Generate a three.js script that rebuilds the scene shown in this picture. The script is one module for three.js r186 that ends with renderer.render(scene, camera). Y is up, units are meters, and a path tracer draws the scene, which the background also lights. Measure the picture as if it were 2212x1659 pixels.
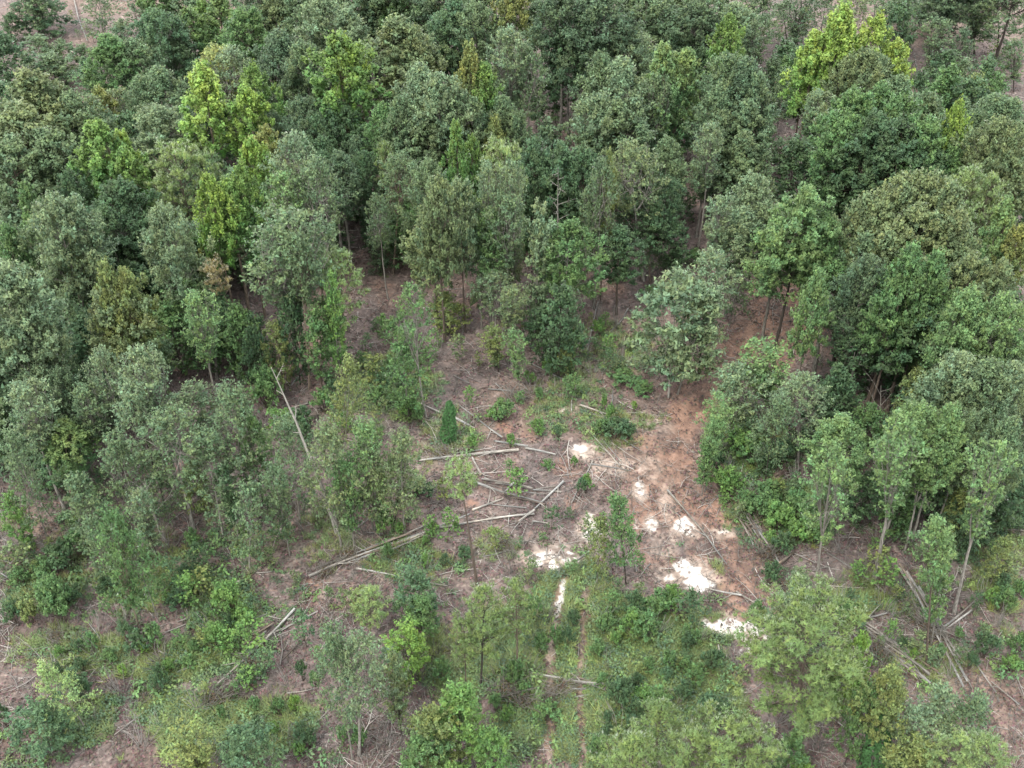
import * as THREE from 'three';

// ---------- camera, sky, sun, exposure ----------
const EYE = 63, PITCH = 40 * Math.PI / 180, FOV = 36;
const scene = new THREE.Scene();
const camera = new THREE.PerspectiveCamera(FOV, 4 / 3, 1, 6000);
camera.position.set(0, EYE, 0);
camera.lookAt(0, EYE - Math.sin(PITCH) * 100, -Math.cos(PITCH) * 100);
const renderer = new THREE.WebGLRenderer({ antialias: true });
renderer.setSize(1024, 768);
renderer.toneMapping = THREE.LinearToneMapping;
renderer.toneMappingExposure = 2.85;
renderer.shadowMap.enabled = true;
{ // bright broken overcast: brighter overhead, soft and even all round
  const W = 256, H = 128, d = new Float32Array(W * H * 4);
  for (let j = 0; j < H; j++) {
    const s = Math.max(0, Math.sin(((j + 0.5) / H - 0.5) * Math.PI)), L = 1.75 * (1 + 2 * s) / 3;
    for (let i = 0; i < W; i++) { const o = (j * W + i) * 4; d[o] = L * 0.99; d[o + 1] = L; d[o + 2] = L * 1.02; d[o + 3] = 1; }
  }
  const t = new THREE.DataTexture(d, W, H, THREE.RGBAFormat, THREE.FloatType);
  t.mapping = THREE.EquirectangularReflectionMapping; t.magFilter = THREE.LinearFilter; t.needsUpdate = true;
  scene.background = t; scene.environment = t;
}
const sun = new THREE.DirectionalLight(0xfff8ec, 1.5);
sun.position.set(-70, 170, 10); sun.target.position.set(0, 0, -85);
sun.castShadow = true; sun.shadow.radius = 20; sun.shadow.mapSize.set(2048, 2048);
Object.assign(sun.shadow.camera, { left: -110, right: 110, top: 110, bottom: -110, near: 10, far: 420 });
scene.add(sun, sun.target);

// ---------- small tools ----------
const rngOf = (s) => { let a = (s * 2654435761) >>> 0; return () => { a = (a + 0x6d2b79f5) | 0; let t = Math.imul(a ^ (a >>> 15), 1 | a); t = (t + Math.imul(t ^ (t >>> 7), 61 | t)) ^ t; return ((t ^ (t >>> 14)) >>> 0) / 4294967296; }; };
const R = rngOf(7), V = (x, y, z) => new THREE.Vector3(x, y, z), lerp = (a, b, t) => a + (b - a) * t, clamp = (x, a, b) => Math.min(b, Math.max(a, x));
const smooth = (a, b, x) => { const t = clamp((x - a) / (b - a), 0, 1); return t * t * (3 - 2 * t); };
const hash = (x, y) => { let h = Math.imul(x, 374761393) + Math.imul(y, 668265263) | 0; h = Math.imul(h ^ (h >>> 13), 1274126177); return ((h ^ (h >>> 16)) >>> 0) / 4294967296; };
function noise(x, y) { const i = Math.floor(x), j = Math.floor(y), u = x - i, v = y - j, s = u * u * (3 - 2 * u), t = v * v * (3 - 2 * v); return lerp(lerp(hash(i, j), hash(i + 1, j), s), lerp(hash(i, j + 1), hash(i + 1, j + 1), s), t) * 2 - 1; }
const fbm = (x, y, n = 4) => { let s = 0, a = 0.5; for (let k = 0; k < n; k++) { s += a * noise(x, y); x = x * 2.03 + 17.1; y = y * 2.03 - 9.7; a *= 0.5; } return s; };

// the lie of the land
const height = (x, z) => 0.75 * noise(x / 31 + 3, z / 31) + 0.22 * noise(x / 7, z / 7 + 5);

// survey marks: sight lines from the camera station, read off a 2212 x 1659 print, meet the land at these places
const F = 829.5 / Math.tan(FOV * Math.PI / 360), cP = Math.cos(PITCH), sP = Math.sin(PITCH);
function sight(px, py) { const a = (px - 1106) / F, b = -(py - 829.5) / F; return V(a, b * cP - sP, -(cP + b * sP)).normalize(); }
function onGround(px, py, up = 0) { const d = sight(px, py); let y = up, x = 0, z = 0; for (let k = 0; k < 5; k++) { const t = (EYE - y) / -d.y; x = d.x * t; z = d.z * t; y = height(x, z) + up; } return V(x, y, z); }
function project(p) { const y = p.y - EYE, f = -p.z * cP - y * sP, u = y * cP - p.z * sP; return [1106 + F * p.x / f, 829.5 - F * u / f]; }
const distTo = (p) => Math.hypot(p.x, p.y - EYE, p.z);

// ---------- geometry collector ----------
class Geo {
  constructor() { this.p = []; this.n = []; this.c = []; this.u = []; this.i = []; }
  vert(p, n, c, u = 0, v = 0) { this.p.push(p.x, p.y, p.z); this.n.push(n.x, n.y, n.z); this.c.push(c[0], c[1], c[2]); this.u.push(u, v); return this.p.length / 3 - 1; }
  tube(pts, rad, sides = 6, tint = () => [1, 1, 1], caps = false) {
    const first = this.p.length / 3, T = V(), A = V(), B = V(), q = V(); let len = 0;
    for (let k = 0; k < pts.length; k++) {
      T.subVectors(pts[Math.min(k + 1, pts.length - 1)], pts[Math.max(k - 1, 0)]).normalize();
      if (k === 0) { A.set(1, 0, 0); if (Math.abs(T.x) > 0.8) A.set(0, 0, 1); }
      A.addScaledVector(T, -A.dot(T)).normalize(); B.crossVectors(T, A);
      if (k) len += pts[k].distanceTo(pts[k - 1]);
      for (let s = 0; s <= sides; s++) {
        const a = s / sides * Math.PI * 2, n = V().addScaledVector(A, Math.cos(a)).addScaledVector(B, Math.sin(a));
        q.copy(pts[k]).addScaledVector(n, rad[k]);
        this.vert(q, n, tint(k, s), s / sides, len);
      }
    }
    const w = sides + 1;
    for (let k = 0; k + 1 < pts.length; k++) for (let s = 0; s < sides; s++) { const a = first + k * w + s; this.i.push(a, a + 1, a + w, a + 1, a + w + 1, a + w); }
    if (caps) for (const [k, dir] of [[0, -1], [pts.length - 1, 1]]) {
      T.subVectors(pts[Math.min(k + 1, pts.length - 1)], pts[Math.max(k - 1, 0)]).normalize().multiplyScalar(dir);
      const m = this.vert(pts[k], T, [1.25, 1.1, 0.9]), ring = [];
      for (let s = 0; s < sides; s++) { const o = (first + k * w + s) * 3; ring.push(this.vert(V(this.p[o], this.p[o + 1], this.p[o + 2]), T, [1.2, 1.05, 0.85])); }
      for (let s = 0; s < sides; s++) { const a = ring[s], b = ring[(s + 1) % sides]; dir > 0 ? this.i.push(m, a, b) : this.i.push(m, b, a); }
    }
    return this;
  }
  leaf(c, n, t, size, wide, soft, col) { // a folded rhombus; soft is the direction its shading leans to
    if (n.dot(soft) < 0) n.negate();
    const b = V().crossVectors(n, t).normalize(), tt = V().crossVectors(b, n), N = V().copy(n).multiplyScalar(0.5).addScaledVector(soft, 0.62).normalize();
    const h = size * 0.5, w = size * wide * 0.5, f = this.p.length / 3, q = V();
    this.vert(q.copy(c).addScaledVector(tt, -h), N, col); this.vert(q.copy(c).addScaledVector(b, w).addScaledVector(n, w * 0.35), N, col);
    this.vert(q.copy(c).addScaledVector(tt, h).addScaledVector(n, -h * 0.25), N, col); this.vert(q.copy(c).addScaledVector(b, -w).addScaledVector(n, w * 0.35), N, col);
    this.i.push(f, f + 2, f + 1, f, f + 3, f + 2);
  }
  sprig(c, n, t, size, wide, soft, col) { // a small leaf, one pointed face
    if (n.dot(soft) < 0) n.negate();
    const b = V().crossVectors(n, t).normalize(), tt = V().crossVectors(b, n), N = V().copy(n).multiplyScalar(0.55).addScaledVector(soft, 0.6).normalize(), f = this.p.length / 3, q = V();
    this.vert(q.copy(c).addScaledVector(tt, -size * 0.5).addScaledVector(b, size * wide * 0.55), N, col); this.vert(q.copy(c).addScaledVector(tt, size * 0.7), N, col); this.vert(q.copy(c).addScaledVector(tt, -size * 0.5).addScaledVector(b, -size * wide * 0.55), N, col);
    this.i.push(f, f + 2, f + 1);
  }
  blade(c, dir, len, w, soft, col) { // a needle or a grass blade
    const s = V().crossVectors(dir, soft); if (s.lengthSq() < 1e-4) s.set(1, 0, 0); s.normalize();
    const N = V().copy(soft).addScaledVector(dir, 0.3).normalize(), q = V(), f = this.p.length / 3;
    this.vert(q.copy(c).addScaledVector(s, -w * 0.5), N, col); this.vert(q.copy(c).addScaledVector(s, w * 0.5), N, col); this.vert(q.copy(c).addScaledVector(dir, len), N, col);
    this.i.push(f, f + 1, f + 2);
  }
  done() {
    const g = new THREE.BufferGeometry(), A = (a, n) => new THREE.BufferAttribute(new Float32Array(a), n);
    g.setAttribute('position', A(this.p, 3)); g.setAttribute('normal', A(this.n, 3)); g.setAttribute('color', A(this.c, 3)); g.setAttribute('uv', A(this.u, 2));
    g.setIndex(this.i); return g;
  }
}

// ---------- naming ----------
const taken = new Map();
function numbered(name) { const k = taken.get(name) ?? 0; taken.set(name, k + 1); return k ? name + '_' + String(k).padStart(3, '0') : name; }
function part(name, geo, mat, parent) { const m = new THREE.Mesh(geo, mat); m.name = name; m.castShadow = m.receiveShadow = true; parent.add(m); return m; }
const things = []; // every countable thing, for its label
function addThing(o, name, category, info) { o.name = numbered(name); o.userData.category = category; scene.add(o); things.push({ o, category, ...info }); return o; }

// ---------- materials ----------
const RGB = (r, g, b) => new THREE.Color().setRGB(r, g, b);
const barkMap = (() => {
  const W = 64, H = 256, d = new Uint8Array(W * H * 4);
  for (let j = 0; j < H; j++) for (let i = 0; i < W; i++) {
    const a = i / W * Math.PI * 2, r = fbm(Math.cos(a) * 3 + 9, Math.sin(a) * 3 + j / 22, 4), s = fbm(Math.cos(a) * 9 + 40, Math.sin(a) * 9 + j / 60, 3);
    const v = clamp(205 + 90 * r + 80 * s, 60, 255), o = (j * W + i) * 4; d[o] = v; d[o + 1] = v * 0.985; d[o + 2] = v * 0.96; d[o + 3] = 255;
  }
  const t = new THREE.DataTexture(d, W, H); t.wrapS = t.wrapT = THREE.RepeatWrapping; t.magFilter = THREE.LinearFilter; t.colorSpace = THREE.SRGBColorSpace; t.repeat.set(1, 0.4); t.needsUpdate = true; return t;
})();
const matCache = new Map();
function leafMat(name) {
  if (!matCache.has(name)) {
    const [r, g, b] = TINT[name];
    matCache.set(name, new THREE.MeshPhysicalMaterial({ name: 'foliage ' + name, color: RGB(r, g, b), vertexColors: true, roughness: 0.75, specularIntensity: 0.45, transmission: 0.5, thickness: 0, side: THREE.DoubleSide }));
  }
  return matCache.get(name);
}
function barkMat(name) {
  const k = 'bark ' + name;
  if (!matCache.has(k)) { const [r, g, b] = BARK[name]; matCache.set(k, new THREE.MeshStandardMaterial({ name: k, color: RGB(r, g, b), map: barkMap, bumpMap: barkMap, bumpScale: 0.02, vertexColors: true, roughness: 0.92 })); }
  return matCache.get(k);
}
const TINT = {
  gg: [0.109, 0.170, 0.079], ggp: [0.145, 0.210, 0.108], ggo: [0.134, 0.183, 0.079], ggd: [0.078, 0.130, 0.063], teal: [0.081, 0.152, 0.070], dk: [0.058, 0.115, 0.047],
  md: [0.093, 0.177, 0.059], mdp: [0.131, 0.221, 0.081], ol: [0.155, 0.201, 0.063], lm: [0.160, 0.276, 0.056], lmd: [0.114, 0.218, 0.056], lmy: [0.199, 0.314, 0.070],
  pn: [0.175, 0.258, 0.083], pnp: [0.218, 0.314, 0.113], yl: [0.262, 0.309, 0.108], brn: [0.228, 0.201, 0.090], rust: [0.211, 0.089, 0.041], dry: [0.107, 0.082, 0.050], vine: [0.061, 0.160, 0.051],
};
const BARK = { grey: [0.258, 0.251, 0.236], pale: [0.308, 0.301, 0.290], brown: [0.143, 0.114, 0.096], dark: [0.054, 0.045, 0.039], tan: [0.244, 0.200, 0.165], white: [0.416, 0.409, 0.394] };
// ---------- the ground: one sheet, its soils mapped in metres ----------
const GX = 85, GZ0 = -178, GZ1 = -8, TEX = 2048;
const spots = (list, text) => { for (const row of text.trim().split('\n')) { const [x, y, w, h, k, turn] = row.trim().split(/\s+/).map(Number); list.push({ x, y, w, h, k: k || 1, turn: turn || 0 }); } return list; };
// x y halfwidth halfheight strength (print units)
const SOIL = {
  clay: spots([], `1700 690 75 85 1
   1660 640 60 40 0.8
   1590 760 50 45 0.8
   1540 820 45 45 0.75
   1495 880 42 45 0.9
   1450 950 45 50 0.75
   1452 1020 55 60 0.8
   1490 1090 60 50 0.75
   1540 1160 60 50 0.7
   1590 1230 60 45 0.7
   1620 1300 55 40 0.6
   1092 923 19 12 1.1
   1144 945 26 14 0.6
   1014 1088 22 13 0.75
   1243 1078 30 26 0.7
   130 1242 26 17 0.8
   665 1254 24 12 0.9
   1302 1383 26 14 0.6
   1696 178 26 11 1
   1828 436 24 18 0.9
   1825 325 18 14 0.8
   840 640 35 35 0.45
   1300 615 55 40 0.5
   1010 660 30 20 0.4
   640 790 80 60 0.35
   1390 950 40 20 0.5
   1060 1020 70 45 0.3
   1430 1130 45 60 0.7
   1560 1320 50 24 0.7
   1225 1010 25 20 0.6
   80 1120 60 30 0.35
   700 1290 60 30 0.35`),
  sand: spots([], `1195 1208 66 30 0.8
   1276 1143 24 32 0.9
   1405 1135 18 30 1
   1430 1180 30 26 0.8
   1480 1143 34 30 1.1
   1500 1246 52 34 0.8
   1253 970 30 18 0.95
   1216 886 16 16 0.9
   1330 1003 45 17 0.7
   1400 1010 28 30 0.6
   1380 1055 16 24 1
   1560 1350 66 28 0.8
   1630 1372 40 36 0.7
   1560 1150 34 10 0.8
   1266 1300 9 26 0.8
   1192 1370 11 40 0.7
   1186 1450 9 50 0.5
   1255 1420 7 70 0.4
   1258 1640 13 40 0.9
   1183 1650 10 40 0.8
   376 1506 36 32 0.7
   1160 1180 60 20 0.5
   1110 1190 30 12 0.5
   1440 1090 20 50 0.5
   1350 1250 60 16 0.5
   725 1285 30 12 0.5
   1420 925 28 16 0.6
   2060 420 10 8 0.3
   1440 1240 40 20 0.8
   950 1530 20 20 0.2`),
  white: spots([], `1165 1203 24 17 1.15
   1200 1196 20 13 1.00
   1232 1205 22 12 1.05
   1190 1222 14 12 1.00
   1275 1145 15 24 1.05
   1381 1055 10 18 0.88
   1372 1132 7 13 0.80
   1406 1133 10 20 0.90
   1478 1138 22 17 0.95
   1476 1222 14 14 1.7
   1490 1240 20 18 1.7
   1512 1258 22 17 1.7
   1530 1274 14 9 0.80
   1216 1266 7 14 1.7
   1211 1288 8 16 1.7
   1206 1310 7 16 1.7
   1201 1328 6 10 1.7
   1548 1352 26 15 1.7
   1575 1352 22 13 1.7
   1560 1366 22 9 1.7
   1512 1341 12 10 0.72
   1622 1345 13 8 1.7
   1640 1358 14 11 1.7
   1654 1372 9 9 0.96
   1598 1376 14 6 0.96
   1626 1397 14 13 0.96
   1608 1384 8 8 0.80
   1602 1408 8 6 0.64
   1254 968 18 10 0.85
   1217 885 8 10 0.56
   1300 1000 20 8 0.40
   1390 1015 12 14 0.40
   1562 1148 12 4 0.64
   1440 1246 16 10 0.80
   1415 1170 14 14 0.48`),
  green: spots([], `1330 1420 210 130 1
   1130 1400 110 120 0.6
   1280 1560 170 90 0.9
   1000 1450 80 90 0.5
   1480 1390 90 70 0.8
   1240 1290 110 60 0.8
   450 1560 180 60 0.65
   420 1430 110 50 0.6
   480 1330 70 90 0.7
   600 1560 90 70 0.5
   80 1290 80 40 0.5
   160 1400 120 60 0.45
   830 850 110 90 0.5
   960 930 90 60 0.35
   1220 850 90 70 0.35
   1320 920 90 40 0.5
   1330 760 90 60 0.35
   1620 960 90 90 0.7
   1700 1100 100 70 0.8
   1545 1235 12 22 1.3
   1555 1262 10 16 1.2
   1830 1310 80 28 0.8
   2010 1440 120 60 0.3
   1050 1180 60 30 0.3
   900 1210 120 40 0.4
   700 1150 90 50 0.3
   330 1250 130 60 0.4
   2150 1150 90 120 0.35
   90 1180 130 60 0.22
   250 1480 120 50 0.22
   60 1420 80 60 0.22
   420 1180 140 70 0.22
   600 1200 110 60 0.22
   180 1560 90 50 0.4
   1900 1280 120 60 0.22
   2150 1330 70 70 0.22
   1780 1480 80 60 0.22
   1440 1520 140 60 0.8
   1640 1330 14 8 0.8`),
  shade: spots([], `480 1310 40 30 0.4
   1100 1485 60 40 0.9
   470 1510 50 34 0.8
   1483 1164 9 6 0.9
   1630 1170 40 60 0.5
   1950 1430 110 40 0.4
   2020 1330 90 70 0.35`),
};
// wheel tracks and the skid trail: print points, width in metres
const TRACKS = [
  [[1218, 1250], [1206, 1310], [1194, 1360], [1188, 1430], [1186, 1520], [1182, 1659]].map((p) => [...p, 0.75]),
  [[1272, 1270], [1262, 1330], [1254, 1400], [1252, 1500], [1256, 1659]].map((p) => [...p, 0.7]),
  [[1600, 700], [1560, 790], [1497, 865], [1445, 950], [1420, 1010], [1385, 1080], [1375, 1150]].map((p) => [...p, 1.1]),
  [[1625, 705], [1585, 800], [1520, 885], [1470, 960], [1462, 1040], [1500, 1105], [1570, 1180], [1640, 1290], [1690, 1400]].map((p) => [...p, 1.0]),
  [[1650, 690], [1575, 770], [1510, 850], [1475, 910], [1455, 970], [1455, 1030], [1490, 1090], [1545, 1160], [1600, 1230], [1650, 1310]].map((p) => [...p, 4.6]),
  [[1420, 985], [1400, 1060], [1395, 1140], [1420, 1210], [1470, 1270], [1530, 1330]].map((p) => [...p, 3.4]),
  [[1590, 760], [1480, 940], [1430, 1040], [1440, 1100], [1500, 1190], [1570, 1270], [1640, 1380]].map((p) => [...p, 0.9]),
];
const layers = {}, cell = 2 * GX / TEX, cellZ = (GZ1 - GZ0) / TEX;
for (const k of Object.keys(SOIL)) {
  const L = layers[k] = new Float32Array(TEX * TEX);
  for (const s of SOIL[k]) {
    const c = onGround(s.x, s.y), e = onGround(s.x + s.w, s.y), f = onGround(s.x, s.y - s.h), big = k === 'white' ? 1.3 : 1, rx = Math.abs(e.x - c.x) * big, rz = Math.max(0.15, Math.abs(f.z - c.z) * big), skew = (f.x - c.x) / (f.z - c.z);
    const reach = 1.9;
    for (let j = Math.floor((c.z - rz * reach - GZ0) / cellZ); j <= (c.z + rz * reach - GZ0) / cellZ; j++) {
      if (j < 0 || j >= TEX) continue;
      const z = GZ0 + j * cellZ, x0 = c.x + skew * (z - c.z);
      for (let i = Math.floor((x0 - rx * reach + GX) / cell); i <= (x0 + rx * reach + GX) / cell; i++) {
        if (i < 0 || i >= TEX) continue;
        const x = -GX + i * cell, d = Math.hypot((x - x0) / rx, (z - c.z) / rz), fine = k === 'white' ? 0.9 : 0.85;
        const m = s.k * smooth(1.35, 0.55, d + fine * (k === 'white' ? fbm(x / 0.8, z / 0.8 + 40, 4) + 0.12 : fbm(x / 1.6, z / 1.6 + 40, 4)));
        if (m > L[j * TEX + i]) L[j * TEX + i] = m;
      }
    }
  }
}
const soilAt = (k, x, z) => { const i = Math.round((x + GX) / cell), j = Math.round((z - GZ0) / cellZ); return i < 0 || j < 0 || i >= TEX || j >= TEX ? 0 : layers[k][j * TEX + i]; };
const trackMask = new Float32Array(TEX * TEX);
const clayRoad = new Float32Array(TEX * TEX);
for (const tr of TRACKS) {
  const into = tr[0][2] > 2 ? clayRoad : trackMask;
  const pts = tr.map(([x, y, w]) => { const p = onGround(x, y); p.w = w; return p; });
  for (let a = 0; a + 1 < pts.length; a++) {
    const p = pts[a], q = pts[a + 1], n = Math.ceil(p.distanceTo(q) / cell);
    for (let s = 0; s <= n; s += into === clayRoad ? 6 : 1) {
      const t = s / n, x = lerp(p.x, q.x, t) + 0.25 * noise(t * 5 + a * 9, p.x), z = lerp(p.z, q.z, t), r = p.w * 0.5, m = Math.ceil(r * 1.6 / cell), I = Math.round((x + GX) / cell), J = Math.round((z - GZ0) / cellZ);
      for (let dj = -m; dj <= m; dj++) for (let di = -m; di <= m; di++) {
        const i = I + di, j = J + dj; if (i < 0 || j < 0 || i >= TEX || j >= TEX) continue;
        const v = smooth(1.4, 0.4, Math.hypot(di * cell, dj * cellZ) / r); if (v > into[j * TEX + i]) into[j * TEX + i] = v;
      }
    }
  }
}
const rutMask = new Float32Array(TEX * TEX);
for (const tr of [[[1612, 690], [1552, 790], [1492, 880], [1442, 965], [1424, 1030], [1400, 1100]], [[1640, 705], [1590, 800], [1528, 890], [1482, 975], [1478, 1045], [1520, 1112], [1590, 1190], [1655, 1290]], [[1560, 800], [1508, 880], [1462, 970], [1450, 1040], [1488, 1110], [1552, 1200], [1622, 1300]], [[1395, 1020], [1372, 1100], [1352, 1180]], [[1205, 1345], [1197, 1450], [1194, 1600]]]) {
  const pts = tr.map(([x, y]) => onGround(x, y));
  for (let a = 0; a + 1 < pts.length; a++) { const p = pts[a], q = pts[a + 1], n = Math.ceil(p.distanceTo(q) / cell); for (let s = 0; s <= n; s++) { const t = s / n, x = lerp(p.x, q.x, t) + 0.35 * noise(t * 4 + a * 7, p.x), z = lerp(p.z, q.z, t), I = Math.round((x + GX) / cell), J = Math.round((z - GZ0) / cellZ), w = 0.6 + 0.5 * noise(t * 6 + a * 3, p.z); for (let dj = -5; dj <= 5; dj++) for (let di = -5; di <= 5; di++) { const k = (J + dj) * TEX + I + di, v = w * smooth(1.5, 0.3, Math.hypot(di * cell, dj * cellZ) / 0.3); if (v > rutMask[k]) rutMask[k] = v; } } }
}
const trackAt = (x, z) => { const i = Math.round((x + GX) / cell), j = Math.round((z - GZ0) / cellZ); return i < 0 || j < 0 || i >= TEX || j >= TEX ? 0 : trackMask[j * TEX + i]; };
const enc = (v) => { v = clamp(v, 0, 1); return 255 * (v <= 0.0031308 ? v * 12.92 : 1.055 * Math.pow(v, 1 / 2.4) - 0.055); };
const groundMap = (() => {
  const cv = document.createElement('canvas'); cv.width = cv.height = TEX; const g = cv.getContext('2d'), im = g.createImageData(TEX, TEX), D = im.data;
  for (let j = 0; j < TEX; j++) for (let i = 0; i < TEX; i++) {
    const k = j * TEX + i, x = -GX + i * cell, z = GZ0 + j * cellZ;
    const big = fbm(x / 9, z / 9, 3), mid = fbm(x / 1.7 + 50, z / 1.7, 3), fine = hash(i, j) - 0.5, fleck = noise(x / 0.22, z / 0.22);
    let v = 1 + 0.3 * big + 0.35 * mid + 0.35 * fine + 0.3 * fleck, r = 0.091 * v, gg = 0.071 * v, b = 0.066 * v;
    const warm = smooth(-0.1, 0.5, big); r = lerp(r, r * 1.12, warm); b = lerp(b, b * 0.86, warm);
    const mix = (m, R_, G_, B_) => { r = lerp(r, R_, m); gg = lerp(gg, G_, m); b = lerp(b, B_, m); };
    const n1 = 1 + 0.25 * mid + 0.22 * fine + 0.15 * fleck;
    let m = clamp(layers.green[k] * (0.6 + 1.1 * mid), 0, 0.85); mix(m, 0.095 * n1, 0.105 * n1, 0.050 * n1);
    m = clamp(Math.max(layers.clay[k], 0.62 * clayRoad[k]) * (0.8 + 0.9 * mid + 0.35 * fleck), 0, 0.85); mix(m, 0.172 * n1, 0.097 * n1, 0.068 * n1);
    m = clamp(trackMask[k] * (0.55 + 0.5 * mid), 0, 0.7); mix(m, 0.190 * n1, 0.117 * n1, 0.085 * n1);
    m = clamp(rutMask[k] * (0.7 + 0.5 * mid), 0, 0.75); mix(m, 0.079 * n1, 0.044 * n1, 0.033 * n1);
    m = clamp(layers.sand[k] * (0.8 + 0.9 * mid + 0.35 * fleck), 0, 0.95); mix(m, 0.253 * n1, 0.206 * n1, 0.171 * n1);
    const wn = 1 + 0.08 * fine + 0.05 * fleck; m = 0.88 * smooth(0.3, 1.25, layers.white[k] * (0.92 + 1.0 * mid + 0.7 * fleck + 0.5 * fine)); mix(m, 0.46 * wn, 0.445 * wn, 0.42 * wn);
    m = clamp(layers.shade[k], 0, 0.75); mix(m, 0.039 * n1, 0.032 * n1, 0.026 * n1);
    D[k * 4] = enc(r); D[k * 4 + 1] = enc(gg); D[k * 4 + 2] = enc(b); D[k * 4 + 3] = 255;
  }
  g.putImageData(im, 0, 0);
  // straw, needles and bark strips strewn over it
  const q = rngOf(99), tones = ['#73655f', '#85766f', '#453832', '#372e2a', '#97897f', '#604d44', '#6a5b54', '#7b5d4f', '#a09389'];
  g.lineCap = 'round';
  for (let s = 0; s < 150000; s++) {
    const x = q() * TEX, y = q() * TEX, k = (y | 0) * TEX + (x | 0); if (layers.white[k] > 0.5 && q() < 0.7) continue; if (clayRoad[k] > 0.5 && q() < 0.5) continue;
    const a = q() * 6.283, l = 2 + q() * q() * 12; g.globalAlpha = 0.25 + 0.45 * q(); g.strokeStyle = tones[(q() * tones.length) | 0]; g.lineWidth = 0.6 + q() * 0.9;
    g.beginPath(); g.moveTo(x, y); g.quadraticCurveTo(x + Math.cos(a) * l * 0.5 + (q() - 0.5) * 3, y + Math.sin(a) * l * 0.5 + (q() - 0.5) * 3, x + Math.cos(a) * l, y + Math.sin(a) * l); g.stroke();
  }
  g.globalAlpha = 1;
  const t = new THREE.CanvasTexture(cv); t.colorSpace = THREE.SRGBColorSpace; t.wrapS = t.wrapT = THREE.MirroredRepeatWrapping; t.flipY = false; t.magFilter = THREE.LinearFilter; return t;
})();
const grainMap = (() => { const n = 512, d = new Uint8Array(n * n * 4), q = rngOf(5); for (let k = 0; k < n * n; k++) { const v = clamp(128 + 90 * noise((k % n) / 3, (k / n | 0) / 3) + 60 * (q() - 0.5), 0, 255); d[k * 4] = d[k * 4 + 1] = d[k * 4 + 2] = v; d[k * 4 + 3] = 255; } const t = new THREE.DataTexture(d, n, n); t.wrapS = t.wrapT = THREE.RepeatWrapping; t.repeat.set(9, 9); t.magFilter = THREE.LinearFilter; t.needsUpdate = true; return t; })();
{
  const xs = [], zs = [], out = [-3000, -1500, -700, -350, -200, -130, -105];
  for (const v of out) xs.push(v); for (let v = -GX; v <= GX + 0.01; v += 0.5) xs.push(v); for (const v of out.slice().reverse()) xs.push(-v);
  for (const v of [-4000, -2000, -1000, -600, -380, -260, -210, -190]) zs.push(v); for (let v = GZ0; v <= GZ1 + 0.01; v += 0.5) zs.push(v); for (const v of [0, 20, 60, 150, 400, 1200]) zs.push(v);
  const nx = xs.length, nz = zs.length, P = new Float32Array(nx * nz * 3), U = new Float32Array(nx * nz * 2), I = [];
  for (let j = 0; j < nz; j++) for (let i = 0; i < nx; i++) {
    const k = j * nx + i, x = xs[i], z = zs[j], inside = Math.abs(x) <= GX && z >= GZ0 && z <= GZ1;
    P[k * 3] = x; P[k * 3 + 2] = z;
    P[k * 3 + 1] = height(x, z) + (inside ? 0.09 * noise(x / 1.1, z / 1.1) + 0.05 * noise(x / 0.6, z / 0.6) - 0.12 * (rutMask[Math.round((z - GZ0) / cellZ) * TEX + Math.round((x + GX) / cell)] || 0) - 0.13 * trackAt(x, z) * (0.6 + 0.4 * noise(x, z)) : 0);
    U[k * 2] = (x + GX) / (2 * GX); U[k * 2 + 1] = (z - GZ0) / (GZ1 - GZ0);
    if (i + 1 < nx && j + 1 < nz) I.push(k, k + nx, k + 1, k + 1, k + nx, k + nx + 1);
  }
  const g = new THREE.BufferGeometry(); g.setAttribute('position', new THREE.BufferAttribute(P, 3)); g.setAttribute('uv', new THREE.BufferAttribute(U, 2)); g.setIndex(I); g.computeVertexNormals();
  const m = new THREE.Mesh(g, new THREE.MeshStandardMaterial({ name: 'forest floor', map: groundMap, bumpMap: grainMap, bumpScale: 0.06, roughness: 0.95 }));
  m.name = 'ground'; m.receiveShadow = m.castShadow = true; m.userData = { kind: 'structure', label: 'leaf littered forest floor with red clay and white sand patches' }; scene.add(m);
}
// ---------- tree kinds ----------
const ENV = {
  round: (u) => Math.pow(Math.max(0, 1 - Math.pow(Math.abs(2 * u - 0.9) / 1.1, 2.2)), 0.55),
  ovoid: (u) => Math.pow(Math.sin(Math.PI * Math.pow(clamp(u * 0.93 + 0.07, 0, 1), 0.72)), 0.75),
  vase: (u) => Math.pow(u * 0.9 + 0.1, 0.8) * Math.sqrt(Math.max(0, 1 - Math.pow(u, 5))) * 1.05,
  cone: (u) => Math.pow(1 - u * 0.92, 0.75) * smooth(-0.15, 0.2, u),
  column: (u) => 0.9 * Math.pow(Math.sin(Math.PI * clamp(u * 0.9 + 0.08, 0, 1)), 0.4),
};
const woodTint = (q, base = 1) => { const s = q() * 9; return (k, sd) => { const v = base * (0.86 + 0.28 * (0.5 + 0.5 * Math.sin(k * 1.7 + sd * 2.1 + s))); return [v, v * 0.99, v * 0.97]; }; };
function curve(a, b, bow, q, n = 5, up = 0) { const pts = [], m = V((q() - 0.5) * bow, (q() - 0.5) * bow * 0.6 + up, (q() - 0.5) * bow); for (let k = 0; k <= n; k++) { const t = k / n; pts.push(V().lerpVectors(a, b, t).addScaledVector(m, 4 * t * (1 - t)).add(V((q() - 0.5), (q() - 0.5), (q() - 0.5)).multiplyScalar(k && k < n ? bow * 0.12 : 0))); } return pts; }
const taper = (n, r0, r1) => Array.from({ length: n + 1 }, (_, k) => lerp(r0, r1, k / n));
function unit(q) { const z = q() * 2 - 1, a = q() * 6.2832, r = Math.sqrt(1 - z * z); return V(r * Math.cos(a), z, r * Math.sin(a)); }
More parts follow.
